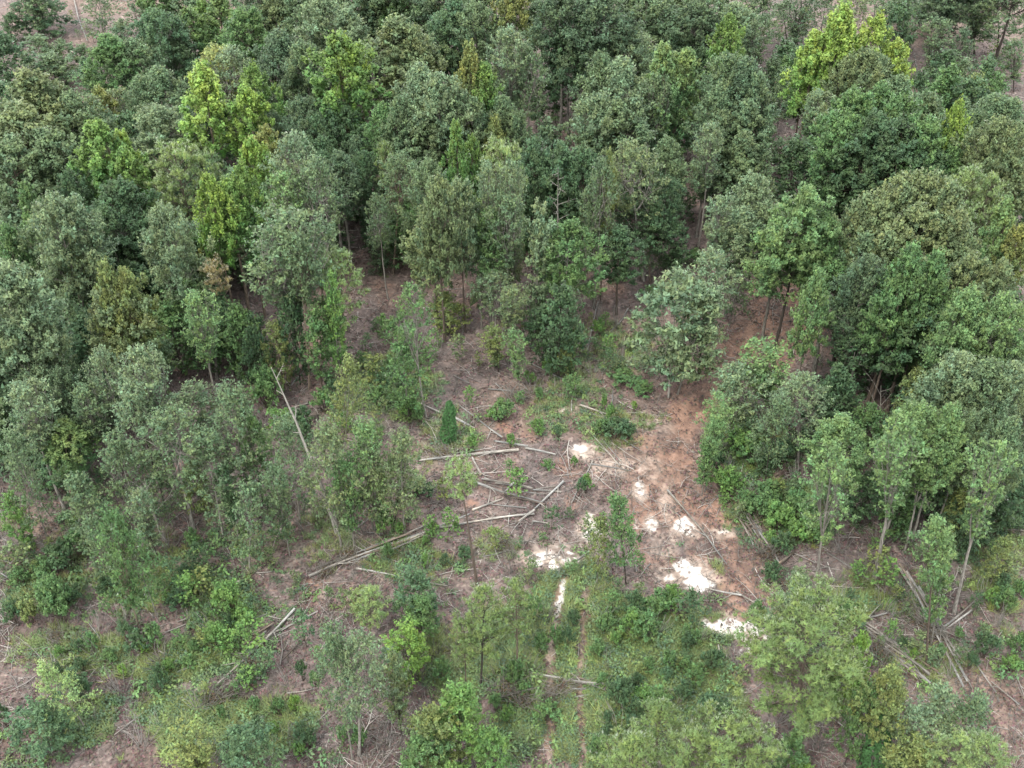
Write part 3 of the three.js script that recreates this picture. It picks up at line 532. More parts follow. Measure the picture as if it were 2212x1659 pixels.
// ---------- every tree: kind, leaf colour, top x y and crown width (print units), then its height in metres, or b and the foot's x y; bark after a slash ----------
const TREES = `
small dk 75 -8 105 b 80 82 /dark
small dk 24 28 48 b 25 98 /dark
small gg 78 80 75 5.5
small gg 130 86 62 5
small gg 105 120 85 5
small ggp 262 46 55 6
oak md 232 76 110 13
oak gg 285 92 95 12
oak teal 335 24 84 13.5
oak ggd 372 40 50 12
lime md 405 22 80 12
lime mdp 470 -10 88 12
lime lmd 432 8 55 11
coarse md 530 22 82 13
oak ggo 590 2 84 12
airy gg 640 20 70 12
oak ggp 690 2 118 15
oak ggp 742 24 90 14
airy yl 452 98 80 12
airy ggp 505 104 100 12
lime lmd 548 148 74 14
slim lmd 598 200 34 12
oak ggd 600 74 110 14
oak gg 650 92 80 14
lime lmd 725 80 130 17.5
lime lm 748 92 70 17
coarse dk 725 225 90 12
oak ggd 768 300 70 10
oak dk 690 300 80 11
coarse dk 660 300 60 11
lime lmy 448 150 118 16
lime lm 525 200 90 14
oak gg 340 153 105 13
oak gg 300 172 70 12
oak ggp 332 240 120 12
lime ol 206 198 66 11
airy ggo 258 190 90 10
coarse ggo 45 160 150 16
coarse ggo 100 182 90 14
oak gg 150 206 115 14
coarse ggo 40 232 140 15
coarse gg 180 256 90 12
coarse gg 105 285 110 14
coarse gg 20 305 120 14
lime lmd 210 268 125 16
lime lm 258 292 75 14
lime lmd 262 335 80 14
pine pn 375 312 120 15
pine pn 435 330 80 14
pine pn 350 380 90 12
lime lm 548 306 76 14
lime ol 566 282 78 13
lime lmd 520 365 70 15
lime lm 455 385 80 15
lime lmd 488 395 110 14
lime ol 445 505 50 9
coarse dk 150 374 75 13
coarse dk 245 395 120 13
oak dk 225 452 100 12
coarse md 56 402 72 14
oak ggp 110 434 110 16
oak ggp 155 440 100 15
oak gg 90 480 110 13
coarse md 12 492 64 13
coarse dk 25 530 70 11
oak ggp 345 452 100 15
airy ggp 370 490 90 12
airy ggp 635 288 120 16 /pale
airy gg 690 345 110 15 /pale
airy mdp 612 375 120 14 /pale
oak ggd 648 213 80 13
coarse dk 690 250 85 12
coarse dk 700 330 70 11
oak ggd 590 250 60 11
bigfan gg 622 455 290 b 640 802 /pale
oak gg 812 -12 110 12
oak md 862 -8 90 12
airy ggo 800 20 70 9
coarse ggo 850 43 140 15
coarse ggo 900 62 100 14
lime ol 930 10 48 11
coarse teal 985 0 90 14
oak gg 1030 10 90 14
oak teal 960 30 80 13
lime ol 1104 -22 76 15
tall gg 1150 -40 50 b 1153 76 /grey
oak ggd 1215 -18 120 17
oak ggd 1290 -15 130 17
oak teal 1240 45 100 14
oak ggd 1330 40 90 14
oak gg 1400 -12 110 13
airy ggo 1450 4 90 11
oak ggp 1370 68 92 13
airy ggp 1100 60 110 17 /grey
airy gg 1142 105 80 15 /grey
lime ol 1008 103 74 17
lime lmd 1040 145 80 15
lime ol 995 150 55 14
oak ggp 905 148 110 16
oak ggp 955 165 110 16
oak gg 1000 205 95 14
oak gg 870 215 80 14
coarse gg 920 230 120 13
oak gg 1085 210 85 13
coarse ol 1065 258 60 12
coarse gg 1110 245 60 12
slim dk 1200 138 60 b 1202 282 /grey
slim dk 1160 170 45 b 1163 285 /grey
oak gg 1300 118 90 16
oak ggp 1345 135 120 16
oak ggp 1285 205 90 14
oak gg 1335 225 130 13 /dark
lime mdp 1435 105 90 16
lime mdp 1478 112 90 15
airy gg 1425 165 90 14
tall lm 1412 250 90 b 1413 398 /pale
lime lmd 984 271 58 15
lime lmd 1015 300 50 12
pine pnp 1085 305 98 16
coarse teal 1160 303 80 13
coarse teal 1205 315 80 13
coarse dk 1262 325 90 13
coarse teal 1235 355 70 11
fan gg 775 260 82 b 790 395 /grey
oak md 828 230 84 13
pine pn 828 304 56 12
airy gg 868 330 95 b 848 590 /tan
oak gg 928 352 84 14
coarse ggo 945 388 80 16
coarse ggp 995 392 70 15
coarse ggo 935 455 110 12
airy ggp 1055 350 80 16 /pale
airy ggp 1110 352 80 16 /pale
airy gg 1085 420 100 14 /pale
slim ggp 1158 443 66 14 /grey
snag gg 1202 360 70 b 1204 655 /pale
coarse md 1235 488 110 12 /grey
oak md 1062 458 80 12
slim gg 1035 480 60 11
airy ggo 1116 510 46 9
airy gg 1280 406 78 b 1284 652 /grey
airy ggo 1345 312 110 b 1390 606 /pale
airy gg 1300 345 75 15 /pale
coarse ol 1315 330 40 15
coarse dk 1345 493 92 9
oak dk 1440 388 66 10
coarse dk 1420 450 80 8
under dk 1460 480 70 6
airy gg 1520 -12 100 14
oak ggd 1500 10 90 13
oak ggp 1585 12 80 13
airy ggp 1625 30 70 12
lime lmd 1583 40 72 15
lime lm 1565 60 45 13
lace gg 1690 6 80 b 1703 105 /dark
wispy gg 1650 30 60 8
wispy ol 1745 12 40 5
wispy ol 1825 -12 42 7
tall gg 1886 -50 40 b 1885 62 /pale
lime lmy 1835 24 110 17
lime lmy 1765 76 85 15
lime lmy 1900 44 85 16
lime lmy 1935 92 80 14
lime lm 1800 52 70 16
lime lmd 1755 110 60 12
lime lm 1850 80 90 14
oak ggo 1865 108 90 14
oak ggp 1900 122 90 13
oak ggo 1830 135 70 13
oak gg 1950 170 92 12
oak ggp 1985 205 70 12
airy gg 1932 -18 120 b 1945 98 /grey
lace ggd 2035 -25 110 b 2020 90 /grey
lace ggd 2110 -20 100 b 2105 120 /dark
lace gg 2160 -15 100 b 2150 130 /dark
wispy gg 2195 85 70 b 2190 200 /dark
lace ggd 1995 -30 90 b 1985 60 /dark
small ggp 2085 128 50 6
small ol 2115 162 80 8
small md 2150 160 70 8
oak gg 2150 212 100 12
oak gg 2195 220 80 12
oak gg 2110 240 60 11
oak gg 1570 118 90 16
oak ggd 1615 135 110 16
coarse gg 1640 165 90 15
oak gg 1560 190 90 14
coarse gg 1620 225 110 13
coarse gg 1565 245 90 12
wispy gg 1700 148 75 8
coarse teal 1740 160 60 9
airy ggp 1770 195 84 b 1752 412 /grey
airy ggo 1800 225 80 14 /grey
coarse md 1855 200 100 16
coarse md 1905 188 100 16
coarse md 1955 215 110 16
coarse gg 2005 212 100 15
coarse md 1825 245 100 15
coarse dk 1885 250 120 15
coarse dk 1950 270 130 15
coarse md 2010 262 100 15
coarse dk 2060 265 90 14
coarse dk 1850 305 110 13
coarse dk 1920 320 120 13
coarse dk 2000 320 100 13
coarse md 2055 320 80 13
lime lm 2078 228 60 16
oak ggo 2160 262 100 16
oak ggo 2200 270 90 16
coarse ggo 2190 325 110 14
oak ggo 2140 305 80 14
pine pnp 2100 352 100 15
pine pnp 2150 372 80 14
pine pn 2085 395 70 12
small mdp 1880 345 76 7
small teal 1820 358 78 6
airy ggp 1540 268 82 13 /grey
coarse gg 1610 290 100 11
under gg 1560 320 80 7
airy gg 1515 350 95 b 1504 512 /grey
under dk 1580 365 90 6
wispy gg 1690 300 90 b 1700 385 /dark
oak ggp 1625 380 110 13
airy ggp 1570 420 90 12
oak ggp 1600 450 110 11
coarse mdp 1735 412 120 b 1673 755 /dark
airy gg 1660 440 110 b 1580 620 /dark
coarse md 1775 470 90 13
oak mdp 1690 480 120 12
wispy gg 1600 540 80 8
coarse ggo 1960 385 110 16
coarse ggo 2010 378 110 16
coarse ggo 2060 405 110 16
coarse ggo 1900 418 110 15
coarse ggo 1865 440 90 14
coarse ggo 1995 455 120 15
coarse ggo 2075 465 110 15
coarse ggo 1930 490 120 14
coarse gg 1870 510 100 13
coarse ggo 2080 535 90 13
lime mdp 2185 443 80 14
lime ol 2205 490 70 13
coarse md 1970 535 110 17
coarse md 2025 550 100 16
coarse md 1945 575 100 14
coarse dk 1990 610 150 13
coarse dk 1930 650 100 11
coarse dk 2020 665 100 10
oak ggp -2 585 150 17
oak ggp 45 640 100 15
oak gg 10 680 110 13
oak gg 60 710 90 11
polepine pnp 150 558 68 b 197 772 /tan
wispy gg 140 620 90 11
coarse ol 222 572 80 15
coarse ol 262 590 80 14
coarse ggo 235 630 110 13
small gg 290 698 105 8
snag gg 262 533 30 b 346 668 /tan
fan md 388 608 100 b 398 792 /grey
airy mdp 420 630 100 13 /grey
fan md 455 695 105 b 468 818 /grey
polepine brn 455 562 55 b 556 808 /tan
tall gg 638 506 75 b 668 840 /tan
polepine pnp 640 508 62 b 655 800 /tan
pine pnp 735 532 95 b 746 792 /tan
polepine pnp 690 545 60 b 706 770 /tan
slim lmd 712 588 45 12
slim md 700 640 60 b 735 810 /pale
slim md 672 660 60 9
under dk 540 708 66 7
small ol 592 698 64 7
under md 505 660 80 8
under dk 620 640 80 9
under dk 470 620 70 9
bigbush md 568 808 80 3.6
airy ggp 305 752 125 13
airy ggp 222 755 80 12
airy gg 178 832 100 10
lace ggp 285 825 130 12
lace ggp 400 832 150 b 488 972 /pale
lace gg 490 822 130 12 /grey
airy gg 355 895 140 11
lace gg 248 930 110 10 /pale
small md 530 885 80 9
lace gg 430 930 130 10 /pale
small gg 85 778 110 9
airy ggp 45 828 120 12
oak ggd 130 800 70 10
lime mdp 150 918 100 b 160 1090
airy gg 82 878 120 b 77 1064 /brown
lace gg 15 930 90 11 /grey
wispy gg 160 1028 120 8
small lmd 16 1066 54 6
small ol 415 998 62 6
slim dk 482 1008 52 7
wispy gg 545 1034 110 b 539 1228 /white
wispy gg 590 1000 100 9
lace gg 610 900 110 10 /grey
wispy gg 340 1010 90 6
wispy ggp 300 1060 90 7
forked gg 320 1035 80 6
lace ol 752 768 96 b 742 1000 /grey
lace ggo 700 905 130 12 /grey
lace mdp 780 900 115 11 /grey
lace ggo 855 930 120 10 /grey
wispy ggo 800 960 120 9
wispy md 740 985 110 9
wispy ggo 870 985 110 b 852 1130 /dark
rod gg 551 915 88 b 729 1152 /white
fan md 888 620 80 b 921 905 /pale
wispy md 842 690 95 b 905 800 /grey
wispy md 870 730 110 8
under ol 962 634 84 b 968 722 /dark
airy ggp 1070 592 90 b 1070 745 /grey
airy ggo 1105 620 80 8
wispy ol 1062 704 80 b 1078 802 /dark
wispy mdp 1110 712 75 b 1122 845 /grey
under gg 1160 630 60 b 1160 735 /grey
under dk 1215 622 110 9
under dk 1180 660 90 6
wispy gg 1235 680 70 5
vine vine 972 866 32 b 972 952
small ggp 1468 602 165 b 1444 858 /pale
small ggp 1528 618 130 b 1463 850 /grey
airy ggp 1545 548 110 12 /dark
polepine pnp 988 990 72 b 1031 1262 /brown
wispy md 1330 1072 110 b 1352 1262 /dark
wispy ol 1300 1110 70 7
coarse md 1800 562 100 b 1800 782 /dark
coarse mdp 1770 590 70 14
stub gg 1773 684 46 b 1755 828 /grey
oak ggd 1880 558 100 14
coarse ggo 2110 558 90 14
coarse ggo 2160 570 90 14
oak mdp 2105 632 110 16
oak mdp 2170 645 110 16
oak gg 2120 690 130 14
oak gg 2190 720 100 13
coarse ggo 2015 722 70 9
airy dk 1870 690 130 9 /grey
under dk 1820 798 110 8
under dk 1780 830 80 7
lace mdp 1632 738 150 b 1672 900 /dark
lace ggp 1585 790 160 b 1660 935 /grey
lace mdp 1555 850 90 8 /grey
airy ggp 1720 808 105 b 1722 1000 /grey
lace gg 1690 850 90 9
slim mdp 1546 895 44 b 1522 1064 /grey
slim md 1530 960 34 b 1516 1070 /grey
forked gg 1902 828 58 b 1893 956
small ol 1985 800 80 9
small md 2030 812 80 9
small md 1890 878 78 6
oak ggp 2080 770 120 14
oak gg 2140 785 120 14
oak ggp 2190 790 90 14
oak gg 2190 912 90 13
oak mdp 1825 913 110 10
fan mdp 1790 962 105 b 1757 1302 /grey
fan mdp 1950 905 130 b 1889 1248 /pale
fan mdp 2020 942 80 b 1955 1192 /pale
fan mdp 2150 958 112 b 2061 1324 /pale
oak mdp 1990 885 110 13
oak mdp 2060 880 100 13
oak gg 2100 900 80 12
small ol 2085 1052 76 6
under dk 1880 1020 90 5
under md 1955 1050 90 5
under dk 2050 1000 80 7
under dk 2110 1080 70 6
tall mdp 2028 1122 84 b 2003 1436 /brown
slim mdp 2055 1150 50 b 2010 1400 /grey
wispy ol 2180 1160 70 5
wispy md 230 1095 110 b 302 1363 /tan
wispy md 262 1120 100 b 345 1348 /grey
wispy gg 190 1120 80 7
bush md 115 1288 66 2.6
lace pnp 88 1432 92 b 188 1578 /grey
small teal 78 1528 110 4.5
lace ol 410 1572 130 6
small teal 512 1578 112 6
pine pnp 800 1270 74 b 801 1384
lace gg 720 1342 120 b 762 1642 /grey
airy ggp 770 1365 120 b 775 1630 /pale
wispy ggo 850 1415 110 8
small lm 880 1354 90 5
small teal 895 1233 95 5
small md 905 1290 80 4
pine pn 1045 1263 100 b 1038 1482 /dark
pine pn 1112 1250 80 b 1117 1442 /tan
pine pn 1000 1330 60 7
small lmd 985 1483 130 8
small ol 935 1540 110 7
small lmd 1060 1583 80 6
small md 905 1600 110 6
pine pn 1368 1588 150 11
pine pn 1570 1560 170 12
pine pn 1640 1588 130 11
pine pn 1500 1590 120 11
pine pn 1430 1518 100 8
bigpine pn 1745 1330 270 b 1722 1590 /brown
slim ggp 1720 1226 66 b 1722 1420
small ggp 1700 1290 70 5
small lm 1866 1368 66 9
coarse ol 1925 1448 90 10
vine vine 1890 1530 60 b 1885 1665
small md 1880 1480 80 8
wispy ggp 2040 1488 130 8
wispy gg 2110 1500 130 8
wispy ggp 1990 1530 120 8
pine pnp 2085 1588 110 9
pine pnp 2150 1590 100 9
small ol 1990 1598 120 7
small md 1715 1588 80 6
small lm 1735 1640 46 4
snag gg 722 350 80 b 738 560
forked gg 1088 432 70 b 1086 610
forked gg 1368 475 60 b 1374 605
forked gg 690 372 60 b 705 540
under dk 712 470 70 b 722 545
under dk 765 395 80 b 770 480
under dk 800 455 60 b 806 545
under ggd 815 500 60 b 822 590
under dk 700 520 60 b 700 600
oak ggd 735 330 90 12
oak dk 790 330 60 11
airy gg 820 420 60 11 /pale
under dk 1420 330 70 b 1425 420
oak gg 1440 300 80 12
under dk 1470 400 60 b 1470 475
wispy gg 1250 520 50 b 1250 640 /pale
slim gg 1190 520 46 b 1185 660 /pale
slim gg 1105 500 50 b 1100 650 /pale
wispy gg 1400 500 60 b 1405 600 /pale
lace gg 1660 -35 90 10 /dark
lace ggd 1735 -45 90 11 /dark
lace gg 1790 -30 80 9 /grey
lace ggo 1860 -50 90 11 /grey
lace gg 1970 -55 100 12 /dark
oak ggd 2060 -60 100 12
lace gg 2140 -70 100 12
lace gg 200 -40 80 9 /grey
lace ggd 290 -35 80 10 /dark
lace gg 330 10 70 9 /grey
wispy gg 60 -60 90 9 /dark
wispy gg 180 95 60 4
lace gg 2040 40 80 9 /dark
wispy ggd 2090 60 70 8 /dark
oak gg 640 -70 120 15
oak ggd 560 -50 110 14
airy gg 700 -60 110 14
oak gg 780 -75 120 15
coarse gg 870 -70 120 15
oak ggd 950 -60 110 15
oak gg 1040 -75 120 15
oak ggd 1170 -80 120 16
oak gg 1260 -90 130 16
oak gg 1350 -75 120 15
coarse gg 1440 -70 120 14
oak gg 1540 -75 110 14
wispy gg 1630 -50 90 10
oak gg 400 -50 100 12
lime md 340 -30 80 11
small gg 520 -30 90 8
airy gg 2200 -70 110 13 /dark
airy ggd 2070 -80 110 13 /dark
`;
const BUSHES = `
bigbush md 118 1298 62 3
brush dry 1095 1482 96 1.6
brush dry 1130 1505 80 1.4
brush dry 462 1506 80 1.3
brush dry 500 1490 50 1
brush dry 2005 1350 90 1.4
brush ol 1965 1300 70 1.3
brush dry 1660 1190 60 1.2
brush dry 545 1425 80 .8
brush dry 755 1195 90 .7
brush dry 1090 1175 70 .6
brush dry 1640 1060 70 1.1
brush dry 1215 1480 90 .9
brush dry 1190 1510 80 .9
brush dry 960 975 80 .7
brush dry 120 1370 60 .9
brush dry 620 1090 70 1
brush dry 1700 1260 70 1
brush dry 1900 1410 90 .9
brush dry 1120 850 70 .8
brush dry 310 1505 60 .7
brush dry 700 1230 60 .7
brush dry 1560 1020 50 .9
brush dry 45 1185 70 .9
bush ol 62 1328 46 2
bush md 100 1260 50 1.5
bush dk 150 1290 50 1.4
bush dk 185 1500 34 2.2
bush md 335 1378 42 2
bush teal 272 1364 30 1.5
bush dk 298 1392 44 1.8
bush lm 310 1402 18 1
bush md 238 1420 30 1.2
bush lm 265 1450 20 1
bush dk 168 1400 26 1.2
bush dk 175 1438 24 1.2
bush lmd 128 1412 22 1
bush md 198 1390 34 1.3
bush dk 125 1448 20 1.2
bigbush lmd 490 1298 70 2.4
bush lmd 525 1332 44 1.6
bush dk 492 1345 28 1.4
bigbush lmd 468 1382 56 2.2
bush md 430 1255 44 1.4
bush md 395 1270 44 1.6
bush dk 405 1250 36 1.8
bush dk 390 1300 50 1.4
bush md 415 1170 30 1.8
bush dk 230 1270 40 1.4
bush md 420 1400 24 1.2
bush lmd 365 1440 28 1.2
bush md 407 1432 32 1
bush dk 345 1465 30 2
bush teal 340 1480 26 2
bush dk 535 1468 32 1.6
bush dk 652 1452 26 1.8
bush dk 160 1480 52 1.6
bush md 600 1530 30 1.4
bush dk 555 1568 28 1.4
bush lmd 592 1575 24 1.2
bush lm 637 1525 26 1.6
bush md 550 1525 26 1.2
bush teal 652 1592 30 2.2
bush dk 670 1600 28 1.6
bush md 480 1545 22 1.4
bush lmd 645 1620 34 1
bush md 680 1470 24 1.2
bush lmd 830 1135 40 2.4
bush lmd 865 1145 24 1.2
bush md 838 1195 22 1.6
bush lmd 935 1148 26 1.4
bush lmd 918 1172 16 1
bush lmd 985 1140 14 1
bush dk 1005 1198 38 1
bush lmd 920 1215 22 1.2
bush teal 960 1213 16 1.2
bush lm 1060 1150 12 .8
bush lmd 1020 960 24 1.4
bush md 1085 890 52 1.8
bush lmd 1063 900 26 1.2
bush lmd 1115 912 0 0
bush lmd 1160 922 26 1.2
bush lmd 1166 932 20 1
bush teal 1206 934 20 1.2
bush lmd 1103 955 22 1.2
bush lmd 1183 795 26 1.8
bigbush lm 1238 748 40 2.4
bush md 1208 770 24 1.4
bush md 1228 798 26 1.2
bush lmd 1292 712 28 1.6
bush lmd 1150 820 18 1
bush lmd 1138 812 12 .8
bush md 1152 716 16 2.4
bush lmd 1305 873 16 1.4
bush lmd 1318 896 22 1.6
bush dk 1330 930 60 1.6
bush dk 1360 935 32 1.4
bush md 1300 925 36 1.2
bush lm 1370 878 12 .8
bush lmd 1266 1048 28 1.6
bush teal 1255 1056 24 1.6
bush md 1183 1008 26 1
bush lmd 1240 1000 16 1
bush lmd 1378 738 22 1.4
bush lmd 1360 745 20 1
bush md 1345 815 60 1
bush md 1385 840 50 1
bush md 1165 855 22 1.2
bush dk 870 845 34 2
bush lmd 885 885 46 1.8
bush md 850 800 46 2
bush md 870 870 40 1.8
bush dk 835 825 44 2.2
bush md 815 860 40 1.8
bush lmd 745 920 34 1.8
bush md 905 900 30 1.4
bush md 900 1055 40 1.4
bush teal 925 1062 28 1.2
bush dk 775 1080 34 1.2
bush md 1200 1380 30 2
bush md 1170 1395 36 2
bush md 1290 1405 34 1.4
bush lmd 1330 1385 24 1.4
bush dk 1340 1505 62 2.6
bush dk 1372 1540 36 2
bush teal 1312 1555 20 1.4
bush teal 1312 1580 20 1.4
bush teal 1342 1590 18 1.4
bush teal 1365 1565 26 1.4
bush md 1290 1620 40 1.8
bush md 1300 1470 26 1
bush dk 1375 1475 30 1.4
bush md 1420 1510 50 1.4
bush lmd 1390 1505 46 1.2
bush md 1445 1430 34 1.6
bush teal 1440 1460 26 1.2
bush dk 1475 1500 40 1.8
bush md 1400 1440 30 1.2
bush lmd 1365 1350 46 2
bush md 1395 1360 60 2.2
bush dk 1370 1310 40 2
bush md 1310 1350 40 1.6
bush md 1420 1310 60 2
bush lmd 1450 1290 40 1.6
bush dk 1240 1340 30 1.6
bush dk 1225 1380 30 1.6
bush md 1150 1320 40 2
bush md 1110 1460 40 2.2
bush lmd 1120 1455 26 1.4
bush md 1070 1520 30 1.4
bush lmd 1095 1545 30 1.4
bush md 1180 1540 50 1.4
bush md 955 1450 40 1.8
bush ol 870 1480 40 2
bush lmd 905 1345 34 1.8
bush md 740 1590 28 1.4
bush md 775 1600 40 1.8
bush md 1130 1490 30 1.2
bush md 1540 985 34 2
bush dk 1550 1000 30 1.6
bush lmd 1600 960 60 2
bush md 1625 975 60 2
bush lmd 1580 1050 50 1.8
bush lmd 1560 1040 50 1.8
bush dk 1650 1000 50 2
bush dk 1690 980 60 2
bush md 1640 1100 60 2
bush lmd 1680 1120 70 2.2
bush md 1725 1100 70 2.4
bush dk 1690 1180 40 2
bush lmd 1725 1150 60 2
bush md 1770 1150 50 2.4
bush md 1660 1070 60 2
bush md 1610 1085 40 1.6
bush dk 1665 1245 40 2
bush md 1635 1320 30 1.4
bush ol 1650 1340 30 1.4
bush md 1820 1320 40 1.6
bush ol 1850 1330 50 1.4
bush dk 1760 1310 34 2
bush md 1700 1410 30 1.4
bush lm 1973 1415 16 1
bush dk 2130 1400 46 2
bush dk 2098 1430 26 1.6
bush md 2200 1400 44 2
bush lmd 2185 1440 40 1.4
bush md 2170 1300 40 2
bush lmd 2150 1290 40 1.4
bush dk 2162 1270 34 2
bush md 2070 1370 20 1
bush md 2030 1410 24 1.2
bush md 2200 1280 30 2
bush dk 1950 1390 20 1
bush lmd 2010 1300 24 1.2
bush md 1505 1460 40 1.6
bush dk 1540 1430 40 1.6
bush md 1480 1440 30 1.2
bush dk 1485 1390 30 1.4
bush md 1500 1380 30 1.2
bush dk 1560 1545 40 2
bush teal 1530 1530 40 2
bush md 95 1230 50 1.4
bush dk 30 1330 40 2
bush md 40 1250 40 1.4
bush md 165 1180 44 2
bush dk 130 1205 60 2
bush dk 220 55 20 1.5
bush dk 5 1550 30 2
bush dk 1460 560 30 1.6
bush dk 1340 595 40 1.4
bush md 1410 640 50 1.4
bush md 1500 560 40 1.6
bush dk 720 840 40 2
bush md 700 870 50 2
bush dk 650 905 50 1.6
bush lmd 620 905 30 1.4
bush dk 655 940 40 1.8
`;
// ---------- what lies on the ground: ends x y x y, thickness in metres, colour, bow ----------
const LOGS = `
870 858 952 895 .25 white 0
982 908 1025 930 .3 white 0
992 878 1085 948 .2 pale 0
905 1000 1120 978 .34 white .1
937 990 1037 975 .15 pale .3
1070 958 1140 970 .28 white 0
1134 973 1200 987 .28 white 0
764 1011 820 1005 .15 pale .1
1020 993 1039 1030 .3 white .2
1007 1041 1170 1091 .3 pale .5
1040 1040 1150 1061 .26 pale .3
1150 1061 1212 1066 .2 pale .3
1087 1071 1115 1043 .26 white 0
1154 1105 1217 1046 .28 white 0
1020 1105 1087 1080 .24 white 0
1057 1091 1137 1100 .15 pale .2
1150 1061 1200 1053 .12 pale .2
1142 786 1237 833 .18 pale .2
1244 835 1234 893 .18 white .5
1267 771 1292 655 .18 pale .1
1304 733 1357 670 .2 pale .7
1157 746 1200 693 .2 pale 0
1130 713 1170 786 .2 pale .3
1187 766 1197 793 .15 white 0
1199 750 1200 796 .14 white .1
1252 880 1310 900 .26 pale .1
1252 886 1305 905 .16 grey .1
1317 906 1370 933 .18 grey .2
1267 930 1339 1010 .18 pale .2
1300 950 1342 1000 .13 pale .1
1280 998 1260 1040 .18 pale 0
1250 1056 1234 1090 .14 pale 0
1274 1005 1364 1020 .15 pale .3
1054 843 1130 850 .15 pale .2
1070 830 1119 888 .13 pale .4
1117 833 1100 862 .1 pale .5
1300 816 1307 773 .13 pale .1
1230 766 1257 773 .16 grey .2
1264 776 1297 783 .13 pale .2
1322 855 1324 890 .11 pale .1
1053 926 1073 907 .13 white .2
1053 950 1062 930 .12 white .2
980 813 1014 830 .13 pale .3
1340 946 1390 980 .11 pale .3
668 1250 850 1178 .26 white .2
850 1178 1014 1113 .24 white .1
740 1222 945 1143 .24 white .2
945 1143 1154 1113 .24 white .2
794 1153 924 1161 .12 pale .2
950 1143 1080 1118 .2 pale .2
1120 1131 1154 1108 .28 white 0
1150 1129 1184 1133 .16 white .1
770 1231 854 1246 .22 white .2
894 1254 967 1269 .2 pale .2
1037 1206 1100 1191 .14 grey .4
880 1206 967 1188 .11 pale .2
1227 1226 1284 1186 .2 pale 0
1140 1456 1347 1486 .3 white .6
1347 1486 1475 1500 .26 pale .3
1180 1523 1344 1503 .2 pale .8
1364 1398 1304 1493 .16 pale .3
1260 1464 1267 1431 .22 pale 0
1230 1519 1340 1624 .16 brown .3
1277 1526 1287 1514 .24 pale 0
470 1483 638 1321 .26 white .2
367 1464 500 1406 .22 white .2
500 1406 593 1369 .24 white .1
593 1369 687 1323 .22 white .2
480 1269 520 1261 .26 pale 0
500 1293 532 1279 .16 pale 0
513 1356 593 1323 .13 grey .4
607 1431 657 1383 .16 brown .1
277 1529 330 1496 .22 pale .2
248 1590 317 1536 .18 pale .2
100 1366 117 1440 .13 pale .1
113 1386 120 1433 .11 pale .1
0 1411 123 1399 .15 grey .2
133 1466 240 1436 .15 tan .5
343 1408 387 1431 .16 pale 0
530 1576 570 1553 .36 pale 0
373 1586 443 1564 .13 grey .2
200 1398 250 1401 .16 pale .1
0 1239 33 1259 .15 pale 0
7 1166 50 1189 .16 pale .1
193 1349 220 1386 .13 pale .1
170 1399 210 1368 .13 pale .1
457 1358 497 1369 .22 white 0
383 1346 427 1331 .16 pale 0
357 1369 443 1333 .12 grey .2
363 1314 417 1306 .12 pale .4
597 1519 623 1583 .2 brown .2
1441 1062 1570 1222 .22 grey .3
1525 1273 1601 1289 .22 white .3
1590 1281 1655 1318 .18 grey .2
1541 1286 1655 1356 .16 tan .5
1678 1226 1713 1199 .36 tan 0
1588 1106 1645 1059 .28 pale .1
1645 1059 1728 1015 .2 pale .4
1539 1015 1607 1059 .2 white .1
1602 1018 1622 1051 .15 white 0
1612 1023 1640 1056 .16 white 0
1758 1286 1835 1383 .26 grey .3
1941 1233 2078 1490 .32 pale .4
1957 1240 2087 1478 .28 pale .3
1785 1196 1911 1283 .2 grey .4
2021 1369 2128 1279 .2 pale .3
2025 1373 2098 1321 .2 pale .1
1861 1343 1915 1329 .26 grey .1
1775 1289 1828 1278 .11 pale .2
1985 1409 2001 1386 .22 pale 0
2061 1416 2101 1493 .16 pale .2
2068 1369 2151 1499 .14 pale .3
2068 1323 2075 1423 .13 grey .3
2178 1233 2201 1234 .16 pale 0
1551 1396 1555 1416 .2 white 0
627 836 663 796 .13 pale 0
613 888 680 871 .22 grey .1
160 0 190 93 .3 pale .2
117 200 167 220 .22 pale .4
238 0 275 4 .22 pale .2
293 13 313 2 .18 pale 0
1665 300 1721 383 .16 pale .6
2011 150 2068 190 .16 pale .2
1975 118 1988 212 .14 pale .1
1640 1130 1600 1116 .12 pale .2
555 1240 600 1236 .12 pale .2
640 1280 665 1262 .12 pale .1
800 1120 760 1150 .11 pale .3
1500 1146 1530 1163 .13 grey .2
1405 1220 1380 1250 .13 grey .3
1372 1210 1375 1238 .2 pale 0
1100 1110 1098 1135 .12 white 0
1420 1600 1470 1580 .2 pale .2
1110 1585 1150 1605 .14 pale .4
1030 1585 1070 1560 .1 pale .1
620 1500 680 1490 .14 pale .5
545 1500 560 1520 .12 pale .1
430 1180 445 1150 .1 pale .2
470 1170 500 1150 .11 pale .3
430 1130 400 1160 .1 pale .3
300 1120 310 1170 .13 pale .5
90 1090 110 1120 .12 pale .3
490 1185 505 1215 .1 pale .3
1780 1250 1760 1300 .1 grey .3
1660 1106 1700 1190 .12 pale .5
2115 1385 2160 1450 .13 pale .3
2140 1475 2200 1525 .14 pale .2
1900 1400 1925 1430 .16 grey .2
1930 1360 1922 1378 .22 pale 0
`;
// windrows of poles pushed together: ends of the strip, how many poles, spread, length share
const WINDROWS = [[1604, 1112, 1672, 1228, 16, 17, 0.62], [1840, 1350, 2048, 1496, 22, 20, 0.42], [1760, 1290, 1850, 1400, 7, 12, 0.6], [1935, 1225, 2085, 1490, 7, 22, 0.5], [745, 1215, 950, 1140, 6, 16, 0.5], [490, 1410, 620, 1345, 8, 12, 0.5], [1020, 1045, 1180, 1085, 5, 14, 0.4], [1200, 1475, 1340, 1500, 5, 16, 0.4]];
